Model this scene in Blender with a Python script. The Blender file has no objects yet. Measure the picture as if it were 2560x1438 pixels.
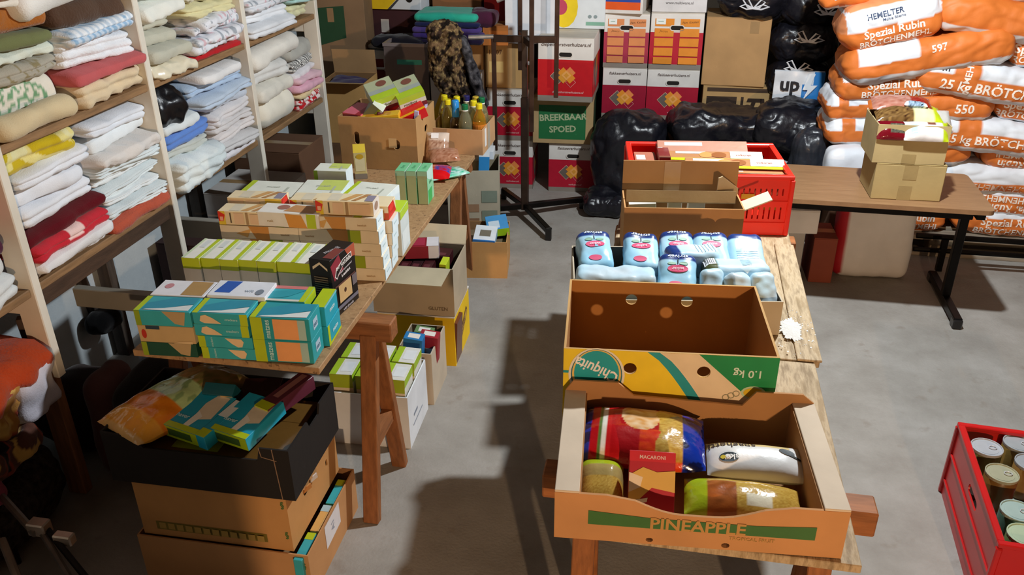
import bpy, math, random
from mathutils import Vector, Matrix, noise
from mathutils.bvhtree import BVHTree
scene = bpy.context.scene
COL = scene.collection
PI = math.pi

# ---------------------------------------------------------------- camera
cd = bpy.data.cameras.new('camera'); cam = bpy.data.objects.new('camera', cd); COL.objects.link(cam)
cd.sensor_width = 36; cd.lens = 36 * 2129 / 2560; cd.clip_start = 0.02
CR = ((0.98195979, -0.07827351, 0.17212854), (0.18889751, 0.44711623, -0.87430247), (-0.00852674, 0.89104452, 0.45383583))
M = Matrix(CR).to_4x4(); M.translation = (0, 0, 2.08); cam.matrix_world = M
scene.camera = cam
# ---------------------------------------------------------------- world, view
w = bpy.data.worlds.new('world'); scene.world = w; w.use_nodes = True
w.node_tree.nodes['Background'].inputs[0].default_value = (0.055, 0.05, 0.045, 1)
w.node_tree.nodes['Background'].inputs[1].default_value = 0.5
vs = scene.view_settings; vs.view_transform = 'Standard'; vs.look = 'None'; vs.gamma = 1; vs.use_curve_mapping = False
vs.exposure = 0.35
KEY_POS = (0.65, 3.28, 2.62); KEY_W = 215; KEY_COL = (0.90, 0.96, 1.0)
WARM_POS = (1.08, -1.75, 1.46); WARM_W = 250; WARM_COL = (1.0, 0.66, 0.39)

# ---------------------------------------------------------------- colours and materials
def C(h):
    h = h.lstrip('#'); r = [int(h[i:i+2], 16) / 255 for i in (0, 2, 4)]
    return tuple((x / 12.92 if x <= .04045 else ((x + .055) / 1.055) ** 2.4) for x in r)
def mix(a, b, t): return tuple(a[i] + (b[i] - a[i]) * t for i in range(3))
MATS = {}
def mat(name, rough=.6, metal=0, nscale=8, namt=.12, bump=0, bscale=60, coat=0, spec=.4, sheen=0, stretch=None, trans=0, alpha=1, detail=4):
    """attribute colour times a noise; relief from a second noise"""
    if name in MATS: return MATS[name]
    m = bpy.data.materials.new(name); m.use_nodes = True; nt = m.node_tree; N = nt.nodes; L = nt.links
    b = N['Principled BSDF']
    a = N.new('ShaderNodeAttribute'); a.attribute_name = 'Col'
    tc = N.new('ShaderNodeTexCoord'); mp = N.new('ShaderNodeMapping'); L.new(tc.outputs['Object'], mp.inputs[0])
    if stretch: mp.inputs['Scale'].default_value = stretch
    n = N.new('ShaderNodeTexNoise'); n.inputs['Scale'].default_value = nscale; n.inputs['Detail'].default_value = detail
    L.new(mp.outputs[0], n.inputs['Vector'])
    mr = N.new('ShaderNodeMapRange'); mr.inputs[1].default_value = .3; mr.inputs[2].default_value = .7
    mr.inputs[3].default_value = 1 - namt; mr.inputs[4].default_value = 1 + namt; L.new(n.outputs['Fac'], mr.inputs[0])
    vm = N.new('ShaderNodeVectorMath'); vm.operation = 'SCALE'; L.new(a.outputs['Color'], vm.inputs[0]); L.new(mr.outputs[0], vm.inputs['Scale'])
    L.new(vm.outputs[0], b.inputs['Base Color'])
    b.inputs['Roughness'].default_value = rough; b.inputs['Metallic'].default_value = metal
    b.inputs['Coat Weight'].default_value = coat; b.inputs['Specular IOR Level'].default_value = spec
    b.inputs['Sheen Weight'].default_value = sheen
    b.inputs['Transmission Weight'].default_value = trans; b.inputs['Alpha'].default_value = alpha
    if bump:
        n2 = N.new('ShaderNodeTexNoise'); n2.inputs['Scale'].default_value = bscale; n2.inputs['Detail'].default_value = 3
        L.new(mp.outputs[0], n2.inputs['Vector'])
        bp = N.new('ShaderNodeBump'); bp.inputs['Strength'].default_value = bump; bp.inputs['Distance'].default_value = .004
        L.new(n2.outputs['Fac'], bp.inputs['Height']); L.new(bp.outputs[0], b.inputs['Normal'])
    MATS[name] = m; return m
mat('card', .85, nscale=6, namt=.1, bump=.15, bscale=40)
mat('print', .5, nscale=20, namt=.05)
mat('gloss', .28, nscale=10, namt=.06, bump=.25, bscale=30, spec=.5)
mat('film', .12, nscale=14, namt=.1, bump=.55, bscale=28, spec=.6)
mat('cloth', .95, nscale=9, namt=.07, bump=.35, bscale=220, sheen=.15, spec=.1)
mat('knit', .95, nscale=9, namt=.1, bump=.9, bscale=120, sheen=.2, spec=.1)
mat('wood', .65, nscale=7, namt=.28, bump=.2, bscale=40, stretch=(9, 1, 9))
mat('woodx', .65, nscale=7, namt=.28, bump=.2, bscale=40, stretch=(1, 9, 9))
mat('woodz', .65, nscale=7, namt=.28, bump=.2, bscale=40, stretch=(9, 9, 1))
mat('paintwood', .55, nscale=5, namt=.1, bump=.1, bscale=30)
mat('sack', .55, nscale=7, namt=.07, bump=.5, bscale=22)
mat('plastic', .3, nscale=5, namt=.06, spec=.5)
mat('bagfilm', .33, nscale=5, namt=.2, bump=.9, bscale=24, spec=.45)
mat('metal', .4, metal=.75, nscale=14, namt=.25, bump=.1, bscale=40)
mat('tin', .36, metal=.15, nscale=12, namt=.08)
mat('fur', .95, nscale=40, namt=.7, bump=1, bscale=160, spec=.1)
mat('clear', .06, nscale=5, namt=.02, trans=.85, spec=.5)
mat('powder', .95, nscale=60, namt=.06, bump=.6, bscale=150, spec=.1)

# ---------------------------------------------------------------- mesh builder
class MB:
    def __init__(s): s.v = []; s.f = []; s.c = []
    def add(s, vs, fs, col, T=None):
        o = len(s.v)
        s.v += [tuple(T @ Vector(p)) for p in vs] if T is not None else [tuple(p) for p in vs]
        for k, f in enumerate(fs):
            s.f.append([o + i for i in f]); s.c.append(col[k] if isinstance(col, list) else col)
        return s
    def box(s, x0, x1, y0, y1, z0, z1, col, T=None, bev=0):
        if bev:
            b = bev; vs = []
            for z, e in ((z0, 1), (z0 + b, 0), (z1 - b, 0), (z1, 1)):
                i = b if e else 0
                vs += [(x0 + b, y0 + i, z), (x1 - b, y0 + i, z), (x1 - i, y0 + b, z), (x1 - i, y1 - b, z), (x1 - b, y1 - i, z), (x0 + b, y1 - i, z), (x0 + i, y1 - b, z), (x0 + i, y0 + b, z)]
            fs = [list(range(7, -1, -1)), list(range(24, 32))]
            for r in range(3):
                for k in range(8): fs.append([r * 8 + k, r * 8 + (k + 1) % 8, r * 8 + 8 + (k + 1) % 8, r * 8 + 8 + k])
            return s.add(vs, fs, col, T)
        vs = [(x0, y0, z0), (x1, y0, z0), (x1, y1, z0), (x0, y1, z0), (x0, y0, z1), (x1, y0, z1), (x1, y1, z1), (x0, y1, z1)]
        return s.add(vs, [[3, 2, 1, 0], [4, 5, 6, 7], [0, 1, 5, 4], [1, 2, 6, 5], [2, 3, 7, 6], [3, 0, 4, 7]], col, T)
    def bar(s, p, q, w, h, col, up=(0, 0, 1)):
        p = Vector(p); q = Vector(q); d = (q - p); L = d.length; d.normalize(); u = Vector(up)
        x = d.cross(u)
        if x.length < 1e-3: x = d.cross(Vector((0, 1, 0)))
        x.normalize(); z = x.cross(d).normalized()
        T = Matrix((x, d, z)).transposed().to_4x4(); T.translation = p
        return s.box(-w / 2, w / 2, 0, L, -h / 2, h / 2, col, T, bev=min(w, h) * .08)
    def tube(s, pts, r, col, n=8, close=True):
        pts = [Vector(p) for p in pts]; k = len(pts); base = len(s.v); ref = None
        for i, p in enumerate(pts):
            d = (pts[min(i + 1, k - 1)] - pts[max(i - 1, 0)]).normalized()
            if ref is None: ref = d.orthogonal().normalized()
            ref = (ref - d * ref.dot(d)).normalized(); b = d.cross(ref); rr = r[i] if isinstance(r, (list, tuple)) else r
            for j in range(n):
                a = 2 * PI * j / n; s.v.append(tuple(p + ref * math.cos(a) * rr + b * math.sin(a) * rr))
        for i in range(k - 1):
            for j in range(n):
                s.f.append([base + i * n + j, base + i * n + (j + 1) % n, base + (i + 1) * n + (j + 1) % n, base + (i + 1) * n + j]); s.c.append(col)
        if close:
            s.f.append([base + j for j in range(n - 1, -1, -1)]); s.c.append(col)
            s.f.append([base + (k - 1) * n + j for j in range(n)]); s.c.append(col)
        return s
    def lathe(s, prof, col, n=20, T=None):
        vs = []; fs = []; cs = []
        for r, z in prof:
            for j in range(n): vs.append((r * math.cos(2 * PI * j / n), r * math.sin(2 * PI * j / n), z))
        for i in range(len(prof) - 1):
            for j in range(n):
                fs.append([i * n + j, i * n + (j + 1) % n, (i + 1) * n + (j + 1) % n, (i + 1) * n + j]); cs.append(col[i] if isinstance(col, list) else col)
        fs.append(list(range(n - 1, -1, -1))); cs.append(col[0] if isinstance(col, list) else col)
        fs.append([(len(prof) - 1) * n + j for j in range(n)]); cs.append(col[-1] if isinstance(col, list) else col)
        return s.add(vs, fs, cs, T)
    def soft(s, sx, sy, sz, r, seg, amp, seed, colfn, T=None, freq=6, pw=1, deform=None):
        """rounded block centred at origin, noise displaced"""
        nx, ny, nz = seg; idx = {}; vs = []; fs = []; cs = []
        r = min(r, sx / 2 - 1e-4, sy / 2 - 1e-4, sz / 2 - 1e-4)
        hx, hy, hz = sx / 2 - r, sy / 2 - r, sz / 2 - r
        def pt(i, j, k):
            key = (i, j, k)
            if key in idx: return idx[key]
            def cv(t, n, h):
                u = 2 * t / n - 1
                return u
            p = Vector((cv(i, nx, 0) * sx / 2, cv(j, ny, 0) * sy / 2, cv(k, nz, 0) * sz / 2))
            q = Vector((max(-hx, min(hx, p.x)), max(-hy, min(hy, p.y)), max(-hz, min(hz, p.z))))
            d = p - q
            nrm = d.normalized() if d.length > 1e-7 else Vector((0, 0, 1))
            if d.length > 1e-7: p = q + nrm * r
            o = Vector((seed * 7.31, seed * 3.17, seed * 1.93))
            a = noise.noise(p * freq + o) * amp + noise.noise(p * freq * 2.7 + o) * amp * .4
            p = p + nrm * a
            if deform: p = deform(p, nrm)
            idx[key] = len(vs); vs.append(p); return idx[key]
        def face(a, b, c, d): fs.append([pt(*a), pt(*b), pt(*c), pt(*d)])
        for i in range(nx):
            for j in range(ny):
                face((i, j, 0), (i, j + 1, 0), (i + 1, j + 1, 0), (i + 1, j, 0)); face((i, j, nz), (i + 1, j, nz), (i + 1, j + 1, nz), (i, j + 1, nz))
        for i in range(nx):
            for k in range(nz):
                face((i, 0, k), (i + 1, 0, k), (i + 1, 0, k + 1), (i, 0, k + 1)); face((i, ny, k), (i, ny, k + 1), (i + 1, ny, k + 1), (i + 1, ny, k))
        for j in range(ny):
            for k in range(nz):
                face((0, j, k), (0, j, k + 1), (0, j + 1, k + 1), (0, j + 1, k)); face((nx, j, k), (nx, j + 1, k), (nx, j + 1, k + 1), (nx, j, k + 1))
        vc = [colfn(p) for p in vs] if callable(colfn) else None
        for f in fs: cs.append([vc[i] for i in f] if vc else colfn)
        return s.add(vs, fs, cs, T)
    def build(s, name, m, parent=None, smooth=False, loc=None, rot=None):
        me = bpy.data.meshes.new(name); me.from_pydata(s.v, [], s.f)
        at = me.color_attributes.new('Col', 'FLOAT_COLOR', 'CORNER')
        buf = []
        for f, c in zip(s.f, s.c):
            if isinstance(c[0], (int, float)): buf += (list(c[:3]) + [1.0]) * len(f)
            else:
                for q in c: buf += list(q[:3]) + [1.0]
        at.data.foreach_set('color', buf)
        if smooth: me.polygons.foreach_set('use_smooth', [True] * len(s.f))
        me.materials.append(MATS[m] if isinstance(m, str) else m); me.update()
        o = bpy.data.objects.new(name, me); COL.objects.link(o)
        if parent: o.parent = parent
        if loc: o.location = loc
        if rot: o.rotation_euler = rot if isinstance(rot, (tuple, list)) else (0, 0, rot)
        return o
    def bvh(s, T=None):
        return BVHTree.FromPolygons([Vector(p) for p in s.v], s.f)

def thing(name, label, cat, loc=(0, 0, 0), rz=0, group=None, rot=None):
    o = bpy.data.objects.new(name, None); COL.objects.link(o); o.empty_display_size = .05
    o.location = loc; o.rotation_euler = rot if rot else (0, 0, rz)
    return tag(o, label, cat, group)
def tag(o, label, cat, group=None):
    o['label'] = label; o['category'] = cat
    if group: o['group'] = group
    return o
def struct(o): o['kind'] = 'structure'; return o
def copy_tree(o, parent=None):
    c = o.copy(); COL.objects.link(c); c.parent = parent
    for ch in [x for x in bpy.data.objects if x.parent == o]: copy_tree(ch, c)
    return c
def TR(loc=(0, 0, 0), rx=0, ry=0, rz=0):
    return Matrix.Translation(loc) @ Matrix.Rotation(rz, 4, 'Z') @ Matrix.Rotation(ry, 4, 'Y') @ Matrix.Rotation(rx, 4, 'X')
def FR(o, u, v):
    """frame: origin o, u to the right, v up on a face"""
    u = Vector(u).normalized(); v = Vector(v).normalized(); n = u.cross(v)
    T = Matrix((u, v, n)).transposed().to_4x4(); T.translation = Vector(o); return T

# ---------------------------------------------------------------- outlines and lettering
def curve_mesh(cu):
    ob = bpy.data.objects.new('tmp', cu); me = ob.to_mesh()
    vs = [v.co.copy() for v in me.vertices]; fs = [list(p.vertices) for p in me.polygons]
    ob.to_mesh_clear(); bpy.data.objects.remove(ob); bpy.data.curves.remove(cu)
    return vs, fs
def panel(outline, holes=(), t=.005):
    cu = bpy.data.curves.new('tmp', 'CURVE'); cu.dimensions = '2D'; cu.fill_mode = 'BOTH'; cu.extrude = t / 2
    for lp in [outline] + list(holes):
        sp = cu.splines.new('POLY'); sp.points.add(len(lp) - 1); sp.use_cyclic_u = True
        for p, q in zip(sp.points, lp): p.co = (q[0], q[1], 0, 1)
    return curve_mesh(cu)
def oval(cx, cy, rx, ry, n=20): return [(cx + rx * math.cos(2 * PI * k / n), cy + ry * math.sin(2 * PI * k / n)) for k in range(n)]
def slot(cx, cy, w, h, n=6):
    r = min(w, h) / 2; pts = []
    for (sx, sy, a0) in ((1, 1, 0), (-1, 1, 90), (-1, -1, 180), (1, -1, 270)):
        for k in range(n + 1):
            a = math.radians(a0 + 90 * k / n); pts.append((cx + sx * (w / 2 - r) + r * math.cos(a), cy + sy * (h / 2 - r) + r * math.sin(a)))
    return pts
def rect(x0, y0, x1, y1): return [(x0, y0), (x1, y0), (x1, y1), (x0, y1)]
_tc = {}
def text(s, size=1, bold=0, shear=0, xs=1):
    key = (s, round(bold, 4), shear)
    if key not in _tc:
        cu = bpy.data.curves.new('tmp', 'FONT'); cu.body = s; cu.size = 1; cu.align_x = 'CENTER'; cu.align_y = 'CENTER'
        cu.offset = bold; cu.shear = shear; cu.resolution_u = 2
        _tc[key] = curve_mesh(cu)
    vs, fs = _tc[key]
    return [Vector((v.x * size * xs, v.y * size, 0)) for v in vs], fs
def put(mb, vf, T, col):
    mb.add(vf[0], vf[1], col, T)

FACES = {'front': lambda w, d, h: ((-w/2, -d/2, 0), (1, 0, 0), (0, 0, 1), w, h), 'back': lambda w, d, h: ((w/2, d/2, 0), (-1, 0, 0), (0, 0, 1), w, h),
         'right': lambda w, d, h: ((w/2, -d/2, 0), (0, 1, 0), (0, 0, 1), d, h), 'left': lambda w, d, h: ((-w/2, d/2, 0), (0, -1, 0), (0, 0, 1), d, h),
         'top': lambda w, d, h: ((-w/2, -d/2, h), (1, 0, 0), (0, 1, 0), w, d)}
def art(mb, face, dims, items, off=.0006):
    """flat print on one face of a block; items in 0..1 units of the face"""
    o, u, v, W, H = FACES[face](*dims); k = 0
    for it in items:
        k += 1; T = FR(o, u, v) @ Matrix.Translation((0, 0, off * .5 + off * .5 * k)); kind = it[0]
        if kind == 'r': mb.add([(it[1] * W, it[2] * H, 0), (it[3] * W, it[2] * H, 0), (it[3] * W, it[4] * H, 0), (it[1] * W, it[4] * H, 0)], [[0, 1, 2, 3]], it[5], T)
        elif kind == 'p': mb.add([(a * W, b * H, 0) for a, b in it[1]], [list(range(len(it[1])))], it[2], T)
        elif kind == 'e': mb.add([(a, b, 0) for a, b in oval(it[1] * W, it[2] * H, it[3] * W, it[4] * H, 16)], [list(range(16))], it[5], T)
        elif kind == 't':
            rot = it[6] if len(it) > 6 else 0; bold = it[7] if len(it) > 7 else .02; sh = it[8] if len(it) > 8 else 0
            put(mb, text(it[1], it[4] * H, bold, sh), T @ Matrix.Translation((it[2] * W, it[3] * H, 0)) @ Matrix.Rotation(rot, 4, 'Z'), it[5])
def pack(name, dims, base, arts=None, m='print', T=None, cols=None, bev=.0012):
    """printed folding box, base centred at origin; returns builder"""
    w, d, h = dims; mb = MB()
    if cols:   # per face colours: bottom, top, front, right, back, left
        mb.box(-w/2, w/2, -d/2, d/2, 0, h, cols)
    else: mb.box(-w/2, w/2, -d/2, d/2, 0, h, base, bev=bev)
    for f, items in (arts or {}).items(): art(mb, f, dims, items)
    return mb
def decal(mb, vf, T, bvh, d, col, off=.002):
    """throw a flat print onto a curved surface along direction d"""
    d = Vector(d).normalized(); vs = []; good = []
    for p in vf[0]:
        q = T @ p; h = bvh.ray_cast(q - d * .6, d)
        if h[0] is None: vs.append(q); good.append(False)
        else: vs.append(h[0] - d * off); good.append(True)
    fs = [f for f in vf[1] if all(good[i] for i in f)]
    if fs: mb.add(vs, fs, col)
def gridpatch(w, h, nx, ny, x0=None, y0=None):
    vs = [Vector((-w/2 + w * i / nx, -h/2 + h * j / ny, 0)) for j in range(ny + 1) for i in range(nx + 1)]
    fs = [[j * (nx + 1) + i, j * (nx + 1) + i + 1, (j + 1) * (nx + 1) + i + 1, (j + 1) * (nx + 1) + i] for j in range(ny) for i in range(nx)]
    return vs, fs

# ---------------------------------------------------------------- common colours
KR = C('b98a58'); KRL = C('c9a274'); KRD = C('8d6238'); WHT = C('e6e4de'); CREAM = C('e9dfc8'); BLK = C('16130f')
LIME = C('b4c61e'); TEAL = C('38a8b2'); TEALD = C('127483'); ORG = C('e8761c'); RED = C('c41f22'); DRED = C('7c1422')
# ================================================================ lamps
def bulb_lamp(name, label, pos, watt, col, size, cord_top):
    t = thing(name, label, 'lamp', pos)
    mb = MB().tube([(0, 0, .16), (0, 0, cord_top - pos[2])], .004, C('2a2a2a')); mb.build('cord', 'plastic', t)
    sk = MB().lathe([(.022, .06), (.024, .1), (.024, .15), (.01, .165)], C('ddd8cc')).build('socket', 'plastic', t)
    em = bpy.data.materials.new(name + '_glow'); em.use_nodes = True; b = em.node_tree.nodes['Principled BSDF']
    b.inputs['Emission Color'].default_value = (*col, 1); b.inputs['Emission Strength'].default_value = 8; b.inputs['Base Color'].default_value = (.8, .8, .8, 1)
    o = MB().lathe([(.006, -.045), (.026, -.038), (.04, -.015), (.042, .006), (.034, .03), (.022, .05), (.02, .07)], (.9, .9, .9)).build('bulb', em, sk, True)
    ld = bpy.data.lights.new(name, 'POINT'); ld.energy = watt; ld.color = col; ld.shadow_soft_size = size
    lo = bpy.data.objects.new(name + '_light', ld); COL.objects.link(lo); lo.parent = t; lo.location = (0, 0, -.1)
    return t
bulb_lamp('pendant_lamp', 'bare white bulb hanging on a cord above the right trestle table', KEY_POS, KEY_W, KEY_COL, .045, 3.0)
bulb_lamp('pendant_lamp', 'bare warm bulb hanging low behind the camera position', WARM_POS, WARM_W, WARM_COL, .03, 3.0)

# ================================================================ room shell
def procmat(name, stops, scale, rough, bump=.3, stretch=None, detail=6, scale2=90, spots=None):
    m = bpy.data.materials.new(name); m.use_nodes = True; nt = m.node_tree; N = nt.nodes; L = nt.links; b = N['Principled BSDF']
    tc = N.new('ShaderNodeTexCoord'); mp = N.new('ShaderNodeMapping'); L.new(tc.outputs['Object'], mp.inputs[0])
    if stretch: mp.inputs['Scale'].default_value = stretch
    n = N.new('ShaderNodeTexNoise'); n.inputs['Scale'].default_value = scale; n.inputs['Detail'].default_value = detail; n.inputs['Roughness'].default_value = .65
    L.new(mp.outputs[0], n.inputs['Vector']); cr = N.new('ShaderNodeValToRGB'); L.new(n.outputs['Fac'], cr.inputs[0])
    e = cr.color_ramp.elements
    for i, (p, c) in enumerate(stops):
        x = e[i] if i < 2 else e.new(p)
        x.position = p; x.color = (*c, 1)
    out = cr.outputs[0]
    if spots:
        n3 = N.new('ShaderNodeTexNoise'); n3.inputs['Scale'].default_value = spots[0]; n3.inputs['Detail'].default_value = 8; L.new(mp.outputs[0], n3.inputs['Vector'])
        r3 = N.new('ShaderNodeMapRange'); r3.inputs[1].default_value = spots[1]; r3.inputs[2].default_value = spots[2]; L.new(n3.outputs['Fac'], r3.inputs[0])
        mx = N.new('ShaderNodeMix'); mx.data_type = 'RGBA'; L.new(r3.outputs[0], mx.inputs[0]); L.new(out, mx.inputs[6]); mx.inputs[7].default_value = (*spots[3], 1); out = mx.outputs[2]
    L.new(out, b.inputs['Base Color']); b.inputs['Roughness'].default_value = rough
    n2 = N.new('ShaderNodeTexNoise'); n2.inputs['Scale'].default_value = scale2; n2.inputs['Detail'].default_value = 5; L.new(mp.outputs[0], n2.inputs['Vector'])
    bp = N.new('ShaderNodeBump'); bp.inputs['Strength'].default_value = bump; bp.inputs['Distance'].default_value = .006; L.new(n2.outputs['Fac'], bp.inputs['Height']); L.new(bp.outputs[0], b.inputs['Normal'])
    MATS[name] = m; return m
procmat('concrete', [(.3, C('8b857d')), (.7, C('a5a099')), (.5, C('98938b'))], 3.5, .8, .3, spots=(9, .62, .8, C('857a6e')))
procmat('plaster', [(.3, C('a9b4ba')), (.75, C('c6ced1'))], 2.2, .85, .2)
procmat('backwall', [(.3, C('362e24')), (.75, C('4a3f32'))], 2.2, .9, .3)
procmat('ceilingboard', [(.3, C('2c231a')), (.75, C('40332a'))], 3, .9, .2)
procmat('plywood', [(.36, C('8d7758')), (.5, C('bda684')), (.62, C('a08763'))], 9, .75, .3, stretch=(4.5, .8, 1), spots=(7, .54, .72, C('86704f')))
procmat('chipboard', [(.3, C('94704a')), (.7, C('b08c62'))], 40, .7, .2, spots=(70, .6, .7, C('6f5236')))
procmat('laminate', [(.35, C('8a6746')), (.65, C('9c7753'))], 6, .45, .08, stretch=(1, 14, 1))
def slab(name, x0, x1, y0, y1, z0, z1, m):
    return struct(MB().box(x0, x1, y0, y1, z0, z1, WHT).build(name, m))
slab('floor', -2.8, 3.8, -3.2, 7.0, -.1, 0, 'concrete')
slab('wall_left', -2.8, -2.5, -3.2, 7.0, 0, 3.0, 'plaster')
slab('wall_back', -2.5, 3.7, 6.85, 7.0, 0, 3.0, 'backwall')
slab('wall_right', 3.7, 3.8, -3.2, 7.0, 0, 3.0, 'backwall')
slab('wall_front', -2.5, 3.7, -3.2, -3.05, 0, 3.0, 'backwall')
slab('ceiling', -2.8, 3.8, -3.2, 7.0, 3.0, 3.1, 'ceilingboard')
slab('added_shade_wall', -1.3, .2, -.46, -.36, 0, 1.06, 'backwall')  # unseen low wall, added to block the warm bulb from the near-left cartons

# ================================================================ trestles and boards
def trestle(label, x0, x1, y, ztop, legx, group, spread=.16, foot=None, lw=.055, col=C('8e5a33')):
    t = thing('trestle', label, 'trestle', ((x0 + x1) / 2, y, 0), 0, group); cx = (x0 + x1) / 2
    MB().box(x0 - cx, x1 - cx, -.035, .035, ztop - .07, ztop, col, bev=.004).build('crossbar', 'woodx', t)
    for lx in legx:
        for s in (-1, 1):
            MB().bar((lx - cx, s * .022, ztop - .05), (lx - cx, s * spread, .0), lw, .035, col, up=(0, 1, 0)).build('leg', 'woodz', t)
        MB().box(lx - cx - .018, lx - cx + .018, -spread * .62, spread * .62, .26, .31, col).build('brace', 'wood', t)
    return t
trestle('brown wooden trestle under the end of the table with crackers', -1.7, -.85, 2.31, .728, (-1.63, -.93), 'trestles of the left table')
trestle('brown wooden trestle under the table end with oil bottles', -1.6, -.98, 3.95, .728, (-1.5, -1.05), 'trestles of the left table')
trestle('brown wooden trestle under the pineapple tray', -.25, .53, 1.66, .728, (-.14, .42), 'trestles of the right table', col=C('9a5f33'))
trestle('brown wooden trestle under the red crate of biscuits', -.2, .5, 3.2, .728, (-.1, .4), 'trestles of the right table', col=C('9a5f33'))

def board(label, x0, x1, y0, y1, z0, z1, m, rz=0):
    cx, cy = (x0 + x1) / 2, (y0 + y1) / 2
    o = MB().box(x0 - cx, x1 - cx, y0 - cy, y1 - cy, 0, z1 - z0, WHT, bev=.002).build('table_board', m, loc=(cx, cy, z0), rot=rz)
    return tag(o, label, 'table top')
board('chipboard table top carrying rows of cracker boxes and cartons', -1.56, -.96, 1.955, 4.2, .728, .75, 'chipboard')
board('weathered plywood table top with a flour spill under the banana carton', -.185, .457, 1.43, 2.236, .728, .75, 'plywood')
board('weathered plywood table top under the red crate and sugar tray', -.19, .472, 2.246, 3.62, .728, .75, 'plywood')
o = MB().box(-.035, .035, -.42, .42, 0, .008, WHT, bev=.002).build('plywood_strip', 'plywood', loc=(.442, 2.66, .75)); tag(o, 'thin plywood strip lying along the table edge beside the sugar tray', 'board')
# flour spill
mb = MB(); random.seed(4); n = 96; R = []
for k in range(n):
    a = 2 * PI * k / n; R.append(.034 + .012 * noise.noise(Vector((math.cos(a) * 1.7, math.sin(a) * 1.7, 3))) + .008 * noise.noise(Vector((math.cos(a) * 6, math.sin(a) * 6, 8))) + .007 * noise.noise(Vector((math.cos(a) * 17, math.sin(a) * 17, 5))))
vs = [(0, 0, .006)]; fs = []
for i, q in enumerate((.35, .7, 1)):
    for k in range(n):
        a = 2 * PI * k / n; vs.append((math.cos(a) * R[k] * q * .95, math.sin(a) * R[k] * q * 1.9, (.005, .003, .0004)[i]))
for k in range(n): fs.append([0, 1 + k, 1 + (k + 1) % n])
for i in range(2):
    for k in range(n): fs.append([1 + i * n + k, 1 + (i + 1) * n + k, 1 + (i + 1) * n + (k + 1) % n, 1 + i * n + (k + 1) % n])
mb.add(vs, fs, C('cfccc6'))
for k in range(70):
    a = random.uniform(0, 2 * PI); rr = random.uniform(.04, .09); sx, sy = math.cos(a) * rr * .8, math.sin(a) * rr * 1.8; e = random.uniform(.0008, .003)
    mb.add([(sx - e, sy - e, .0003), (sx + e, sy - e, .0003), (sx + e, sy + e * 1.4, .0003), (sx - e * .6, sy + e, .0003), (sx, sy, .0012)], [[0, 1, 4], [1, 2, 4], [2, 3, 4], [3, 0, 4]], C('cfccc6'))
o = mb.build('flour_spill', 'powder', smooth=True, loc=(.405, 2.42, .7585)); o['kind'] = 'stuff'; tag(o, 'white flour spilled on the plywood beside the banana carton', 'flour')

# ================================================================ cartons
def wall(mb, p, u, w, h, col, t=.005, holes=(), outline=None, icol=None):
    """upright panel, lower left corner p, running along u, outer face on the right-hand side"""
    vf = panel(outline or rect(0, 0, w, h), holes, t)
    T = FR(p, u, (0, 0, 1)); n = T.to_3x3() @ Vector((0, 0, 1))
    if icol is None: put(mb, vf, T, col)
    else:
        cols = []
        for f in vf[1]:
            z = sum(vf[0][i].z for i in f) / len(f); cols.append(icol if z < -t * .3 else col)
        mb.add(vf[0], vf[1], cols, T)
def open_box(w, d, h, col, icol=None, t=.005, holes={}, outl={}, bottom=True):
    mb = MB(); ic = icol or col; q = t / 2
    wall(mb, (-w/2, -d/2 + q, 0), (1, 0, 0), w, h, col, t, holes.get('front', ()), outl.get('front'), ic)
    wall(mb, (w/2, d/2 - q, 0), (-1, 0, 0), w, h, col, t, holes.get('back', ()), outl.get('back'), ic)
    wall(mb, (w/2 - q, -d/2 + t, 0), (0, 1, 0), d - 2 * t, h, col, t, holes.get('right', ()), outl.get('right'), ic)
    wall(mb, (-w/2 + q, d/2 - t, 0), (0, -1, 0), d - 2 * t, h, col, t, holes.get('left', ()), outl.get('left'), ic)
    if bottom: mb.box(-w/2 + t, w/2 - t, -d/2 + t, d/2 - t, 0, t, ic)
    return mb
def flap(parent, hinge_p, u, w, length, ang, col, t=.004, taper=.0, name='flap'):
    """flap hinged on the edge starting at hinge_p along u; ang from straight up, positive falls outward"""
    u = Vector(u).normalized(); out = u.cross(Vector((0, 0, 1)))
    v = Vector((0, 0, 1)) * math.cos(ang) + out * math.sin(ang)
    vf = panel([(0, 0), (w, 0), (w - taper, length), (taper, length)], (), t); mb = MB(); put(mb, vf, FR(hinge_p, u, v), col)
    return mb.build(name, 'card', parent)
def closed_carton(name, label, loc, rz, w, d, h, col, m='card', group=None, tape=True, arts=None, tapecol=C('a98a62'), cat='carton', topcol=None):
    t = thing(name, label, cat, loc, rz, group)
    mb = MB().box(-w/2, w/2, -d/2, d/2, 0, h - .005, col, bev=.003)
    mb.build('body', m, t)
    for s in (-1, 1):
        a, b = (-d/2, -.002) if s < 0 else (.002, d/2)
        MB().box(-w/2, w/2, a, b, h - .005, h, topcol or col, bev=.001).build('flap', m, t)
    if tape: MB().box(-w/2 - .001, w/2 + .001, -.025, .025, h, h + .0006, tapecol).build('tape', 'gloss', t)
    if arts:
        mb = MB()
        for f, it in arts.items(): art(mb, f, (w, d, h), it, .001)
        mb.build('print', 'print', t)
    return t
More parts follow.
